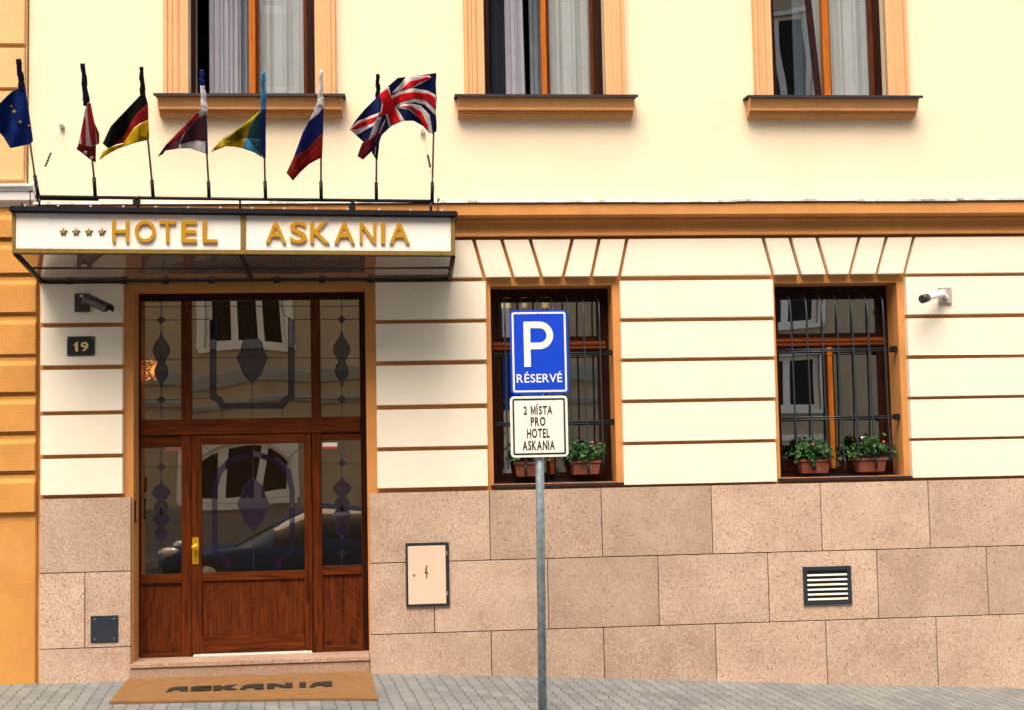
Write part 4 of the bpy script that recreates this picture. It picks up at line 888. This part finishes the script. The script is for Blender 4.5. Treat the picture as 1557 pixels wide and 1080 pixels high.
# ------------------------------------------------------------ security cameras
def cctv(plate, p_arm, p_back, p_front, mb, mp, label, rb=.042, front=False):
    a, b, c, d = rect(*plate, -.075); t = thing('security_camera', label, 'camera', ((a+b)/2, -.033, (c+d)/2), 'security cameras on the wall')
    bm = BM(); box(bm, a, b, -.097, -.071, c, d); obj('mounting_box', bm, mp, t, bevel=.004)
    pa = PT(*p_arm, -.097); pb = PT(*p_back, -.16); pf = PT(*p_front, -.30)
    bm = BM(); tube(bm, [pa, pa+Vector((0, -.03, 0))], .026, 12); tube(bm, [pa+Vector((0, -.03, 0)), pb+(pf-pb)*.12], .013, 10); obj('bracket', bm, mb, t)
    bm = BM(); dr = (pf-pb).normalized(); tube(bm, [pb, pb+dr*.01, pf-dr*.01, pf], [rb*.8, rb, rb, rb*.92], 20); o = obj('camera_body', bm, mb, t)
    bm = BM(); tube(bm, [pf, pf+dr*.004], rb*.62, 18); obj('lens', bm, M['lens'], t)
    up = Vector((0, 0, 1)); sd_ = dr.cross(up).normalized(); u2 = sd_.cross(dr).normalized(); bm = BM(); n = 10; L0 = pb-dr*.02; L1 = pf+dr*.05
    r1_ = []
    for P_ in (L0, L1):
        for rr in (rb*1.28, rb*1.15): r1_.append([bm.verts.new(P_ + (sd_*math.cos(math.pi*(-.1+1.2*k/n)) + u2*math.sin(math.pi*(-.1+1.2*k/n)))*rr) for k in range(n+1)])
    A_, B_, C_, D_ = r1_
    for k in range(n):
        for p_, q_ in ((A_, C_), (D_, B_), (B_, A_), (C_, D_)): bm.faces.new((p_[k], p_[k+1], q_[k+1], q_[k]))
    obj('sun_hood', bm, mb, t)
    if front:
        bm = BM(); tube(bm, [pf-dr*.035, pf-dr*.03, pf+dr*.052, pf+dr*.055], [rb*1.1, rb*1.38, rb*1.42, rb*1.2], 20); obj('front_visor', bm, M['camblack'], t)
    return t, pa
t, pa = cctv((114, 446, 137, 474), (124, 461), (133, 455), (161, 468), M['camblack'], M['camblack'], 'black security camera above the number plate, left of the entrance')
bm = BM(); pa = PT(124, 457, -.097)
prism(bm, [(pa.x+.034*math.cos(R(a)), pa.z-.012+.034*math.sin(R(a))) for a in range(190, 355, 15)] + [(pa.x+.028*math.cos(R(a)), pa.z-.012+.028*math.sin(R(a))) for a in range(340, 185, -15)], -.101, -.097)
a, b, c, d = rect(121, 448, 129, 451, -.097); box(bm, a, b, -.100, -.097, c, d); obj('white_mark', bm, M['white'], t)
cctv((1426, 437, 1446, 461), (1436, 450), (1432, 446), (1407, 453), M['camwhite'], M['camgrey'], 'white and black security camera right of the right barred window', .030, True)

# number plate
a, b, c, d = rect(102, 511, 144, 542, -.075); npl = thing('house_number_plate', 'black house number plate reading 19, left of the entrance', 'sign', ((a+b)/2, -.033, c))
bm = BM(); box(bm, a, b, -.078, -.0705, c, d); obj('plate', bm, M['signblack'], npl, bevel=.001)
for ch, u0, u1 in (('1', .23, .40), ('9', .50, .77)):
    bm = BM(); glyph(bm, ch, lambda s, t: Vector((a+(b-a)*(u0+(u1-u0)*s), -.080, c+(d-c)*(.26+.47*t))), Vector((0, -.004, 0)), .022); obj('digit', bm, mat('digit_yellow', (.82, .66, .3), .5) if 'digit_yellow' not in bpy.data.materials else bpy.data.materials['digit_yellow'], npl)
for u, v in ((.05, .07), (.95, .07), (.05, .93), (.94, .93)):
    bm = BM(); disc(bm, (a+(b-a)*u, c+(d-c)*v), .006, -.082, -.077, 10); obj('screw', bm, M['chrome'], npl)

# ------------------------------------------------------------ parking sign
YS = -1.75
sg_x = at(823, 900, YS)[0]
ps = thing('parking_sign', 'blue and white reserved parking sign on a galvanised post in front of the barred window', 'sign', (sg_x, YS, gz(sg_x)))
zt_ = at(820, 470, YS)[1]; q0 = at(825, 1080, YS); q1 = at(820, 640, YS)
kx = (q0[0]-q1[0])/(q1[1]-q0[1])
px_ = lambda zz: q1[0]+kx*(q1[1]-zz)
bm = BM(); tube(bm, [(px_(gz(sg_x)-.2), YS, gz(sg_x)-.2), (px_(1.2), YS, 1.2), (px_(zt_-.03), YS, zt_-.03)], .035, 24); obj('post', bm, M['steel'], ps)
def rounded(x0, x1, z0, z1, r, n=6):
    o = []
    for cx, cz, a0 in ((x1-r, z0+r, -90), (x1-r, z1-r, 0), (x0+r, z1-r, 90), (x0+r, z0+r, 180)):
        for k in range(n+1): t = R(a0+90*k/n); o.append((cx+r*math.cos(t), cz+r*math.sin(t)))
    return o
def plate(bm, r_, rad, inset, y0, y1): prism(bm, rounded(r_[0]+inset, r_[1]-inset, r_[2]+inset, r_[3]-inset, max(.004, rad-inset)), y0, y1)
def frame_ring(bm, r_, rad, i0, i1, y0, y1):
    o = rounded(r_[0]+i0, r_[1]-i0, r_[2]+i0, r_[3]-i0, max(.004, rad-i0)); q = rounded(r_[0]+i1, r_[1]-i1, r_[2]+i1, r_[3]-i1, max(.003, rad-i1)); n = len(o)
    A_ = [bm.verts.new((x_, y0, z_)) for x_, z_ in o]; B_ = [bm.verts.new((x_, y0, z_)) for x_, z_ in q]; C_ = [bm.verts.new((x_, y1, z_)) for x_, z_ in o]; D_ = [bm.verts.new((x_, y1, z_)) for x_, z_ in q]
    for k in range(n):
        j = (k+1) % n
        for f in ((A_[k], A_[j], B_[j], B_[k]), (A_[j], A_[k], C_[k], C_[j]), (B_[k], B_[j], D_[j], D_[k]), (D_[k], D_[j], C_[j], C_[k])): bm.faces.new(f)
YPL = YS-.055
# slight clockwise sag of both plates is kept by shearing their corners, as on the post
s1 = rect(776, 471, 864, 600, YPL); s2 = rect(776, 603, 863.5, 696, YPL)
bm = BM(); plate(bm, s1, .035, 0, YPL, YPL+.004); b1 = obj('blue_plate', bm, M['blue'], ps)
bm = BM(); frame_ring(bm, s1, .035, .016, .031, YPL-.0015, YPL+.001); obj('white_border', bm, M['white'], b1)
def wfn(r_, u0, u1, v0, v1, y): return lambda s, t: Vector((r_[0]+(r_[1]-r_[0])*(u0+(u1-u0)*s), y, r_[2]+(r_[3]-r_[2])*(v0+(v1-v0)*t)))
bm = BM()
# letter P drawn as in road lettering
def P_outline(r_):
    W2, H2 = r_[1]-r_[0], r_[3]-r_[2]
    x0_, x1_, z0_, z1_ = r_[0]+W2*.235, r_[0]+W2*.745, r_[2]+H2*.32, r_[2]+H2*.865
    st = W2*.115; hb = (z1_-z0_)*.60; rr = hb/2; ri = rr-st
    o = [(x0_, z0_), (x0_+st, z0_), (x0_+st, z1_-hb)]
    cx, cz = x1_-rr, z1_-rr
    outer = [(cx+rr*math.sin(t), cz-rr*math.cos(t)) for t in [math.pi*k/16 for k in range(17)]]
    inner = [(cx+ri*math.sin(t), cz-ri*math.cos(t)) for t in [math.pi*k/16 for k in range(17)]]
    return x0_, st, z0_, z1_, hb, outer, inner
x0_, st, z0_, z1_, hb, outer, inner = P_outline(s1)
y0, y1 = YPL-.0022, YPL+.001
prism(bm, [(x0_, z0_), (x0_+st, z0_), (x0_+st, z1_), (x0_, z1_)], y0, y1)
ou = [(x0_+st+.0001, outer[0][1])]+outer+[(x0_+st+.0001, outer[-1][1])]; inn = [(x0_+st+.0001, inner[0][1])]+inner+[(x0_+st+.0001, inner[-1][1])]
for k in range(len(ou)-1): prism(bm, [ou[k], ou[k+1], inn[k+1], inn[k]], y0, y1)
obj('letter', bm, M['white'], b1)
def word(txt, r_, u0, u1, v0, v1, y, m, par, bold=.02, gap=.10, tall=('É', 'Í')):
    kern = {'RV': -.10, 'VÉ': -.04, 'TA': -.10, 'KA': -.04, 'IA': -.02, 'AS': -.02}
    ws = []
    for ch in txt: ws.append(.32 if ch == ' ' else glyph_mesh(ch, bold)[2][0])
    tot = sum(ws)+gap*(len(txt)-1)+sum(kern.get(txt[i:i+2], 0) for i in range(len(txt))); xcur = 0
    for i, (ch, wd) in enumerate(zip(txt, ws)):
        if ch != ' ':
            a0 = u0+(u1-u0)*xcur/tot; a1 = u0+(u1-u0)*(xcur+wd)/tot; vv = v1+(v1-v0)*.28 if ch in tall else v1
            bm = BM(); glyph(bm, ch, wfn(r_, a0, a1, v0, vv, y), Vector((0, -.002, 0)), bold); obj('letter', bm, m, par)
        xcur += wd+gap+kern.get(txt[i:i+2], 0)
word('RÉSERVÉ', s1, .10, .885, .135, .235, YPL-.001, M['white'], b1, .012)
bm = BM(); plate(bm, s2, .035, 0, YPL, YPL+.004); b2 = obj('white_plate', bm, M['white'], ps)
bm = BM(); frame_ring(bm, s2, .035, .020, .034, YPL-.0015, YPL+.001); obj('black_border', bm, M['signblack'], b2)
for txt, u0, u1, v0, v1 in (('2 MÍSTA', .235, .735, .695, .835), ('PRO', .355, .61, .51, .655), ('HOTEL', .285, .68, .315, .465), ('ASKANIA', .205, .765, .115, .27)): word(txt, s2, u0, u1, v0, v1, YPL-.001, M['signblack'], b2, .024, .12)
bm = BM()
for r_, vs_ in ((s1, (.96, .018)), (s2, (.96,))):
    for v_ in vs_: disc(bm, ((r_[0]+r_[1])/2-.005, r_[2]+(r_[3]-r_[2])*v_), .006, YPL-.004, YPL, 8)
obj('rivet', bm, M['alu'], ps)
bm = BM()
for zz in (s1[3]-.12, s1[2]+.1, s2[2]+.25): box(bm, px_(zz)-.055, px_(zz)+.055, YPL+.0045, YS+.0, zz-.018, zz+.018)
obj('clamp', bm, M['steel'], ps, bevel=.004)

# ------------------------------------------------------------ wall-mounted bits
yv = -.066
def elec():
    a, b, c, d = rect(617, 826, 683, 923, yv); t = thing('electric_cabinet', 'beige flush electric cabinet door with dark red lightning bolt on the stone plinth', 'cabinet', ((a+b)/2, yv, c))
    bm = BM(); f = .02
    box(bm, a, a+f, yv-.02, yv+.01, c, d); box(bm, b-f, b, yv-.02, yv+.01, c, d); box(bm, a+f+.0005, b-f-.0005, yv-.019, yv+.01, c, c+f); box(bm, a+f+.0005, b-f-.0005, yv-.019, yv+.01, d-f, d); box(bm, a+f+.0005, b-f-.0005, yv-.004, yv+.005, c+f, d-f)
    obj('frame', bm, M['navy'], t)
    bm = BM(); box(bm, a+f*.9+.004, b-f-.012, yv-.024, yv-.006, c+f+.004, d-f-.008); dd = obj('cabinet_door', bm, M['cabinet'], t, bevel=.003)
    cx, cz = a+(b-a)*.47, c+(d-c)*.53
    k = .007; bm = BM(); prism(bm, [(cx+.0*k, cz+6*k*1.6), (cx+2.2*k*.8, cz+6*k*1.6), (cx+.2*k, cz+.8*k), (cx+2.6*k*.9, cz+1.3*k), (cx+.4*k, cz-7.5*k), (cx-.6*k, cz-7.0*k), (cx+.6*k, cz-.8*k), (cx-2.2*k, cz-1.2*k)], yv-.0265, yv-.023); obj('lightning_bolt', bm, M['darkred'], dd)
    bm = BM(); disc(bm, (a+(b-a)*.19, c+(d-c)*.5), .012, yv-.028, yv-.023, 12); obj('lock', bm, M['alu'], dd)
    for v in (.2, .83): bm = BM(); box(bm, b-f-.010, b-f+.006, yv-.026, yv-.0195, c+(d-c)*v-.02, c+(d-c)*v+.02); obj('hinge', bm, M['alu'], t)
elec()
def vent():
    a, b, c, d = rect(1221, 862, 1294, 920, yv); t = thing('ventilation_grille', 'dark framed ventilation grille with pale slats in the stone plinth', 'vent', ((a+b)/2, yv, c))
    bm = BM(); f = .038
    box(bm, a, a+f, yv-.02, yv+.0, c, d); box(bm, b-f, b, yv-.02, yv+.0, c, d); box(bm, a+f+.0005, b-f-.0005, yv-.019, yv+.0, c, c+f); box(bm, a+f+.0005, b-f-.0005, yv-.019, yv, d-f, d)
    obj('frame', bm, M['navy'], t, bevel=.002)
    bm = BM(); box(bm, a+f+.001, b-f-.001, yv-.003, yv-.001, c+f+.001, d-f-.001); obj('backing', bm, M['signblack'], t)
    for i in range(6):
        zz = c+f+.012+(d-c-2*f-.03)*i/5.6; bm = BM()
        extr_x(bm, [(yv-.018, zz-.006), (yv-.018, zz-.002), (yv-.006, zz+.012), (yv-.0045, zz+.009)], a+f+.002, b-f-.002); obj('slat', bm, M['slat'], t)
vent()
a, b, c, d = rect(138, 937, 180, 978, yv); t = thing('cover_plate', 'small square dark metal cover plate low on the stone left of the entrance', 'plate', ((a+b)/2, yv, c))
bm = BM(); box(bm, a, b, yv-.008, yv+.0, c, d); obj('plate', bm, M['navy'], t, bevel=.002)
for u, v in ((.15, .14), (.85, .14), (.15, .88), (.85, .88)): bm = BM(); disc(bm, (a+(b-a)*u, c+(d-c)*v), .007, yv-.011, yv-.007, 10); obj('screw', bm, M['alu'], t)

# ------------------------------------------------------------ doormat: pixels dropped on the pavement plane
def on_ground(px, py, zg=.0):
    d = AR*(px-778.5) - AU*(py-540) + AF*F; t = (zg-CAM.z)/d.z; return Vector((CAM.x+d.x*t, CAM.y+d.y*t, zg))
c0, c1, c2, c3 = on_ground(166, 1072), on_ground(575, 1065), on_ground(564, 1021), on_ground(199, 1033)
c3.y = c2.y = -.07
dm = thing('doormat', 'large tan coir doormat with black lettering in front of the entrance step', 'doormat', ((c0.x+c1.x)/2, -.6, 0))
def Q(u, v, z_=0): p = (c0*(1-u)+c1*u)*(1-v)+(c3*(1-u)+c2*u)*v; return Vector((p.x, p.y, gz(p.x)+.004+z_+.004*math.sin(u*9)*math.sin(v*7)+.002*math.sin(u*31)))
bm = BM(); NX, NY = 40, 10
top = [[bm.verts.new(Q(i/NX, j/NY, .018)) for i in range(NX+1)] for j in range(NY+1)]; bot = [[bm.verts.new(Q(i/NX, j/NY, -.002)) for i in range(NX+1)] for j in range(NY+1)]
for j in range(NY):
    for i in range(NX): bm.faces.new((top[j][i], top[j][i+1], top[j+1][i+1], top[j+1][i]))
for i in range(NX): bm.faces.new((bot[0][i], bot[0][i+1], top[0][i+1], top[0][i])); bm.faces.new((top[NY][i], top[NY][i+1], bot[NY][i+1], bot[NY][i]))
for j in range(NY): bm.faces.new((bot[j][0], top[j][0], top[j+1][0], bot[j+1][0])); bm.faces.new((top[j][NX], bot[j][NX], bot[j+1][NX], top[j+1][NX]))
obj('mat', bm, M['mat'], dm)
tot = 7.0; 
# chunky display letters: each a solid rounded block with cut-outs, laid as polygons
LET = {
 'A': [[(0, 0), (.24, 0), (.34, .3), (.62, .3), (.62, 0), (1, 0), (1, 1), (.62, 1), (.35, .95), (.15, .7)], ],
 'S': [[(0, .0), (.75, 0), (.97, .12), (1, .42), (.8, .56), (.42, .6), (.42, .7), (1, .72), (1, 1), (.3, 1), (.05, .88), (.02, .55), (.25, .42), (.6, .4), (.6, .28), (0, .27)]],
 'K': [[(0, 0), (.36, 0), (.36, .35), (.55, 0), (1, 0), (.72, .5), (1, 1), (.58, 1), (.36, .65), (.36, 1), (0, 1)]],
 'N': [[(0, 0), (.3, 0), (.3, .45), (.68, 0), (1, 0), (1, 1), (.7, 1), (.7, .5), (.3, 1), (0, 1)]],
 'I': [[(0, 0), (1, 0), (1, 1), (0, 1)]]}
for ch, a, b in (('A', 252, 286), ('S', 289, 322), ('K', 324, 361), ('A', 364, 401), ('N', 406, 445), ('I', 455, 465), ('A', 470, 505)):
    def uvp(px, top_):
        s = (px-252)/253.0; py = (1046.2 if top_ else 1053.8) + (-9.0*s)
        g_ = on_ground(px, py, .025)
        return g_
    def M_(s, t):
        p = uvp(a+(b-a)*s, False)*(1-t)+uvp(a+(b-a)*s, True)*t
        v_ = (p.y-c0.y)/(c3.y-c0.y); return p
    for pts in LET[ch]:
        bm = BM(); A_ = [M_(s, t) for s, t in pts]; up = [bm.verts.new((p.x, p.y, .0285)) for p in A_]; dn = [bm.verts.new((p.x, p.y, .016)) for p in A_]; n = len(A_)
        bm.faces.new(up); 
        for k in range(n): bm.faces.new((up[k], dn[k], dn[(k+1) % n], up[(k+1) % n]))
        bmesh.ops.triangulate(bm, faces=[f for f in bm.faces if len(f.verts) > 4])
        o = obj('letter', bm, M['matblack'], dm)

# ------------------------------------------------------------ flower pots
def pot(px0, px1, py0, py1, label, seed, spread=1.0, yb=.02, fl=3):
    rnd = random.Random(seed); a, b, c, d = rect(px0, py0, px1, py1, yb)
    t = thing('potted_plant', label, 'plant', ((a+b)/2, yb+.07, c), 'terracotta flower pots on the window sills')
    dp = .15; bm = BM(); ins = .022; rim = .03
    hexa(bm, [(a+ins, yb+.01, c), (b-ins, yb+.01, c), (b-.004, yb, d-rim), (a+.004, yb, d-rim), (a+ins, yb+dp-.01, c), (b-ins, yb+dp-.01, c), (b-.004, yb+dp, d-rim), (a+.004, yb+dp, d-rim)])
    box(bm, a-.004, b+.004, yb-.008, yb+dp+.006, d-rim, d)
    obj('pot', bm, M['terra'], t, bevel=.006)
    bm = BM(); box(bm, a+.01, b-.01, yb+.01, yb+dp-.01, d+.001, d+.006); obj('soil', bm, M['soil'], t)
    bm = BM(); bs = BM(); cx = (a+b)/2; wd = (b-a)/2
    for k in range(46):
        bx = cx+rnd.uniform(-1, 1)*wd*.8; tx = bx+rnd.gauss(0, .06)*spread; ty = yb+.07+rnd.uniform(-.10, .09); tz = d+rnd.uniform(.03, .20)*(1-.3*abs(tx-cx)/wd)
        tube(bs, [(bx, yb+.07, d-.01), ((bx+tx)/2+.01, (yb+.07+ty)/2, (d+tz)/2+.02), (tx, ty, tz)], .0022, 4, False)
        for q in range(9):
            p = Vector((tx+rnd.gauss(0, .032), ty+rnd.gauss(0, .03), tz+rnd.gauss(0, .028)-.01)); r_ = rnd.uniform(.011, .024)
            nrm = Vector((rnd.uniform(-.8, .8), rnd.uniform(-1, .1), rnd.uniform(-.1, 1))).normalized(); u = nrm.orthogonal().normalized(); v = nrm.cross(u)
            n = 7; cc = bm.verts.new(p-nrm*r_*.3); ring = [bm.verts.new(p+(u*math.cos(2*math.pi*i/n)+v*math.sin(2*math.pi*i/n))*r_*(1+.18*math.sin(i*2.4+q))) for i in range(n)]
            for i in range(n-1 if q % 2 else n): bm.faces.new((cc, ring[i], ring[(i+1) % n]))
    obj('foliage', bm, M['leaf'], t); obj('stems', bs, M['leaf'], t)
    for k in range(fl):
        bm = BM(); p = Vector((cx+rnd.uniform(-1, 1)*wd, yb+rnd.uniform(-.04, .08), d+rnd.uniform(.12, .21)))
        for q in range(7): bmesh.ops.create_icosphere(bm, subdivisions=1, radius=.007, matrix=Matrix.Translation(p+Vector((rnd.gauss(0, .008), rnd.gauss(0, .008), rnd.gauss(0, .006)))))
        obj('flower', bm, M['flowerw'] if k % 3 == 1 else M['flower'], t)
pot(1217, 1263, 699, 721, 'terracotta window box with bushy green plant, left pot of the right barred window', 3, fl=1)
pot(1304, 1349, 697, 719, 'terracotta window box with pink-flowered plant, rightmost of all the pots', 4, 1.2, fl=3)
pot(869, 914, 701, 723, 'terracotta window box with leafy plant just right of the parking sign post', 5, 1.0, fl=1)
pot(783, 829, 703, 726, 'terracotta window box half hidden behind the parking sign post', 6, .8, fl=0)

# ------------------------------------------------------------ lamps seen through the glass
p = PT(236, 563, .44); t = thing('pendant_lamp', 'glowing orange pendant lamp behind the upper left pane of the entrance', 'lamp', p)
bm = BM(); rnd = random.Random(2)
for k in range(150):
    v = Vector((rnd.gauss(0, 1), rnd.gauss(0, 1), rnd.gauss(0, 1))).normalized()*rnd.uniform(.02, .13)
    bmesh.ops.create_icosphere(bm, subdivisions=1, radius=rnd.uniform(.003, .009), matrix=Matrix.Translation(p+v))
obj('glass_beads', bm, M['lampw'], t)
bm = BM(); bmesh.ops.create_uvsphere(bm, u_segments=14, v_segments=10, radius=.038, matrix=Matrix.Translation(p)); obj('bulb', bm, M['lampw'], t)
bm = BM(); tube(bm, [p+Vector((0, 0, .1)), (p.x, p.y, 4.1)], .004, 6); obj('cord', bm, M['black'], t)
for i, (px, wd, lab) in enumerate(((769, 14, 'yellow lampshade inside the barred window behind the sign, leftmost of three'), (796, 10, 'yellow lampshade inside the barred window behind the sign, middle of three'), (829, 10, 'yellow lampshade inside the barred window behind the sign, rightmost of three'))):
    p = PT(px, 462, .9); t = thing('ceiling_lamp', lab, 'lamp', p, 'lampshades inside the left barred window'); r_ = wd*.0034*1.1
    bm = BM(); tube(bm, [(p.x, p.y, p.z-.035), (p.x, p.y, p.z+.035)], [r_, r_*.8], 16); obj('lamp_shade', bm, M['lampy'], t)
    bm = BM(); tube(bm, [(p.x, p.y, p.z+.036), (p.x, p.y, 3.69)], .004, 6); obj('cord', bm, M['black'], t)

# ------------------------------------------------------------ the other side of the street (seen in the panes)
YO = -15.6
op = thing('opposite_building', 'beige building with white-framed arched windows across the street, reflected in the glass', 'building', (0, YO-.3, 0))
ow = []
for cx in (-17, -12.6, -7.95, -3.3, 1.35): ow.append((cx-1.25, cx+1.0, .95, 2.38, 'arch'))
for cx in (-17, -12.6, -7.95, -3.3, 1.35):
    for zf, h in ((4.4, 2.1), (8.0, 1.9), (11.7, 2.1)): ow.append((cx-.95, cx+.95, zf, zf+h, 'flat'))
for cx in (8.75, 13.2, 17.6):
    for zf, h in ((.9, 1.2), (2.75, 1.25), (4.65, 1.6), (7.2, 1.6), (9.75, 1.9), (12.6, 1.6)): ow.append((cx-.75, cx+.65, zf, zf+h, 'flat'))
bm = BM(); wall_holes(bm, -20, 21, -1.2, 15, [w_[:4] for w_ in ow], YO-.4, YO); obj('wall', bm, M['opp'], op)
bm = BM(); box(bm, -20, 21, YO-8, YO-1.6, -1.2, 15); obj('rear_walls', bm, M['opppl'], op)
bm = BM(); extr_x(bm, [(YO+.6, 15), (YO+.6, 15.2), (YO-4, 18), (YO-8.3, 15.2), (YO-8.3, 15)], -20.2, 21.2); obj('roof', bm, M['roof'], op)
for z0_, z1_, pr_, mm in ((3.0, 3.16, .14, 'oppband'), (3.5, 3.85, .24, 'oppband'), (3.16, 3.5, .05, 'opp'), (7.1, 7.3, .15, 'oppband'), (10.5, 10.9, .2, 'oppband'), (14.3, 14.9, .4, 'oppband')):
    bm = BM(); extr_x(bm, [(YO, z0_), (YO+pr_*.6, z0_), (YO+pr_, z1_-.06), (YO+pr_, z1_), (YO, z1_)], -20, 5.8 if z0_ < 14 else 21); obj('string_course', bm, M[mm], op)
bm = BM(); 
box(bm, -20, 21, YO, YO+.06, -1.0, .80); obj('plinth', bm, M['opppl'], op)
for x0_, x1_, z0_, z1_, kind in ow:
    y0, y1 = YO-.22, YO-.14; f = .13 if x0_ < 6 else .10; bm = BM(); cx = (x0_+x1_)/2; wd = x1_-x0_
    box(bm, x0_, x0_+f, y0, y1, z0_, z1_); box(bm, x1_-f, x1_, y0, y1, z0_, z1_); box(bm, x0_+f, x1_-f, y0, y1-.001, z0_, z0_+f)
    for s in ((-.17, .17) if x0_ < 6 else (-.02,)): box(bm, cx+s*wd-.08, cx+s*wd+.08, y0-.01, y1+.01, z0_+f, z1_-.0)
    if kind == 'arch':
        n = 14; rise = .55; xi0, xi1 = x0_+f, x1_-f
        for k in range(n):
            u0, u1 = k/n, (k+1)/n; xa, xb = xi0+(xi1-xi0)*u0, xi0+(xi1-xi0)*u1
            h = lambda u: z1_-f-rise*(2*u-1)**2
            prism(bm, [(xa, h(u0)), (xb, h(u1)), (xb, h(u1)+f), (xa, h(u0)+f)], y0-.005, y1+.006)
        prism(bm, [(x0_, z1_), (x0_, z1_-rise-.1)]+[(xi0+(xi1-xi0)*k/n, z1_-f-rise*(2*k/n-1)**2+f*.9) for k in range(n//2+1)], YO-.13, YO-.003)
        prism(bm, [(xi0+(xi1-xi0)*k/n, z1_-f-rise*(2*k/n-1)**2+f*.9) for k in range(n//2, n+1)]+[(x1_, z1_-rise-.1), (x1_, z1_)], YO-.13, YO-.003)
    else: box(bm, x0_+f, x1_-f, y0, y1-.001, z1_-f, z1_)
    wn = obj('window', bm, M['oppwin'], op)
    bm = BM(); box(bm, x0_+.02, x1_-.02, y0+.03, y0+.04, z0_+.02, z1_-.02); obj('pane', bm, M['opppane'], wn)
    bm = BM(); k_ = .16; hh = .26 if kind == 'arch' else .12
    box(bm, x0_-k_, x0_, YO-.01, YO+.05, z0_, z1_+hh); box(bm, x1_, x1_+k_, YO-.01, YO+.05, z0_, z1_+hh); box(bm, x0_, x1_, YO-.01, YO+.049, z1_, z1_+hh); obj('surround', bm, M['oppwin'], wn)
    bm = BM(); box(bm, x0_-.1, x1_+.1, YO-.13, YO+.10, z0_-.09, z0_-.002); obj('window_sill', bm, M['oppwin'], wn)
def car(x0_, yc, m, label):
    t = thing('parked_car', label, 'car', (x0_, yc, gz(x0_)-.13), 'cars standing in the street'); zb = -.13
    # sections along the length (nose towards -x): x, half width, z sill, z belt, roof z, roof half width
    sec = [(-2.15, .62, .35, .52, .56, .55), (-2.05, .80, .22, .62, .68, .72), (-1.6, .87, .2, .76, .82, .78), (-.95, .89, .2, .84, .90, .78), (-.35, .89, .2, .88, 1.22, .62), (.05, .89, .2, .9, 1.40, .58), (.9, .89, .2, .92, 1.42, .58), (1.45, .88, .2, .93, 1.24, .6), (1.85, .85, .22, .92, .98, .72), (2.1, .78, .3, .82, .86, .66)]
    bm = BM(); rg = []
    for sx_, hw, zs, zbt, zr_, rw in sec:
        zbt *= .88; zr_ *= .88; pts = [(-hw*.92, zs), (-hw, zs+.12), (-hw, zbt-.1), (-hw*.95, zbt), (-rw, zr_-.03), (-rw*.8, zr_), (0, zr_+.015), (rw*.8, zr_), (rw, zr_-.03), (hw*.95, zbt), (hw, zbt-.1), (hw, zs+.12), (hw*.92, zs)]
        rg.append([bm.verts.new((x0_+sx_, yc+p_, zb+q_)) for p_, q_ in pts])
    glass = []
    for i, (A_, B_) in enumerate(zip(rg, rg[1:])):
        n = len(A_)
        for k in range(n):
            f = bm.faces.new((A_[k], A_[(k+1) % n], B_[(k+1) % n], B_[k])); f.smooth = True
            if (k in (3, 8) and 4 <= i <= 6) or (i in (3,) and k in (4, 5, 6, 7)) or (i == 7 and k in (4, 5, 6, 7)): f.material_index = 1
    bm.faces.new(rg[0][::-1]); bm.faces.new(rg[-1])
    o = obj('body', bm, [m, GL['car']], t)
    for sx_ in (-1.4, 1.3):
        for sy in (-1, 1):
            bm = BM(); c_ = Vector((x0_+sx_, yc+sy*.80, zb+.31)); tube(bm, [c_-Vector((0, .1, 0)), c_+Vector((0, .1, 0))], .31, 24); wh = obj('wheel', bm, M['tyre'], t)
            bm = BM(); tube(bm, [c_-Vector((0, .106, 0)), c_+Vector((0, .106, 0))], .2, 18); obj('rim', bm, M['chrome'], wh)
    for sy in (-1, 1):
        bm = BM(); c_ = Vector((x0_-1.98, yc+sy*.70, zb+.60)); bmesh.ops.create_uvsphere(bm, u_segments=14, v_segments=10, radius=.14, matrix=Matrix.Translation(c_) @ Matrix.Diagonal((1.3, .75, .6, 1))); obj('headlight', bm, M['headl'], t)
car(-1.6, -8.6, M['carpaint'], 'dark blue car standing in the street, its hood seen low in the door glass')
car(-7.4, -8.8, M['carpaint2'], 'black car standing in the street behind the dark blue car')
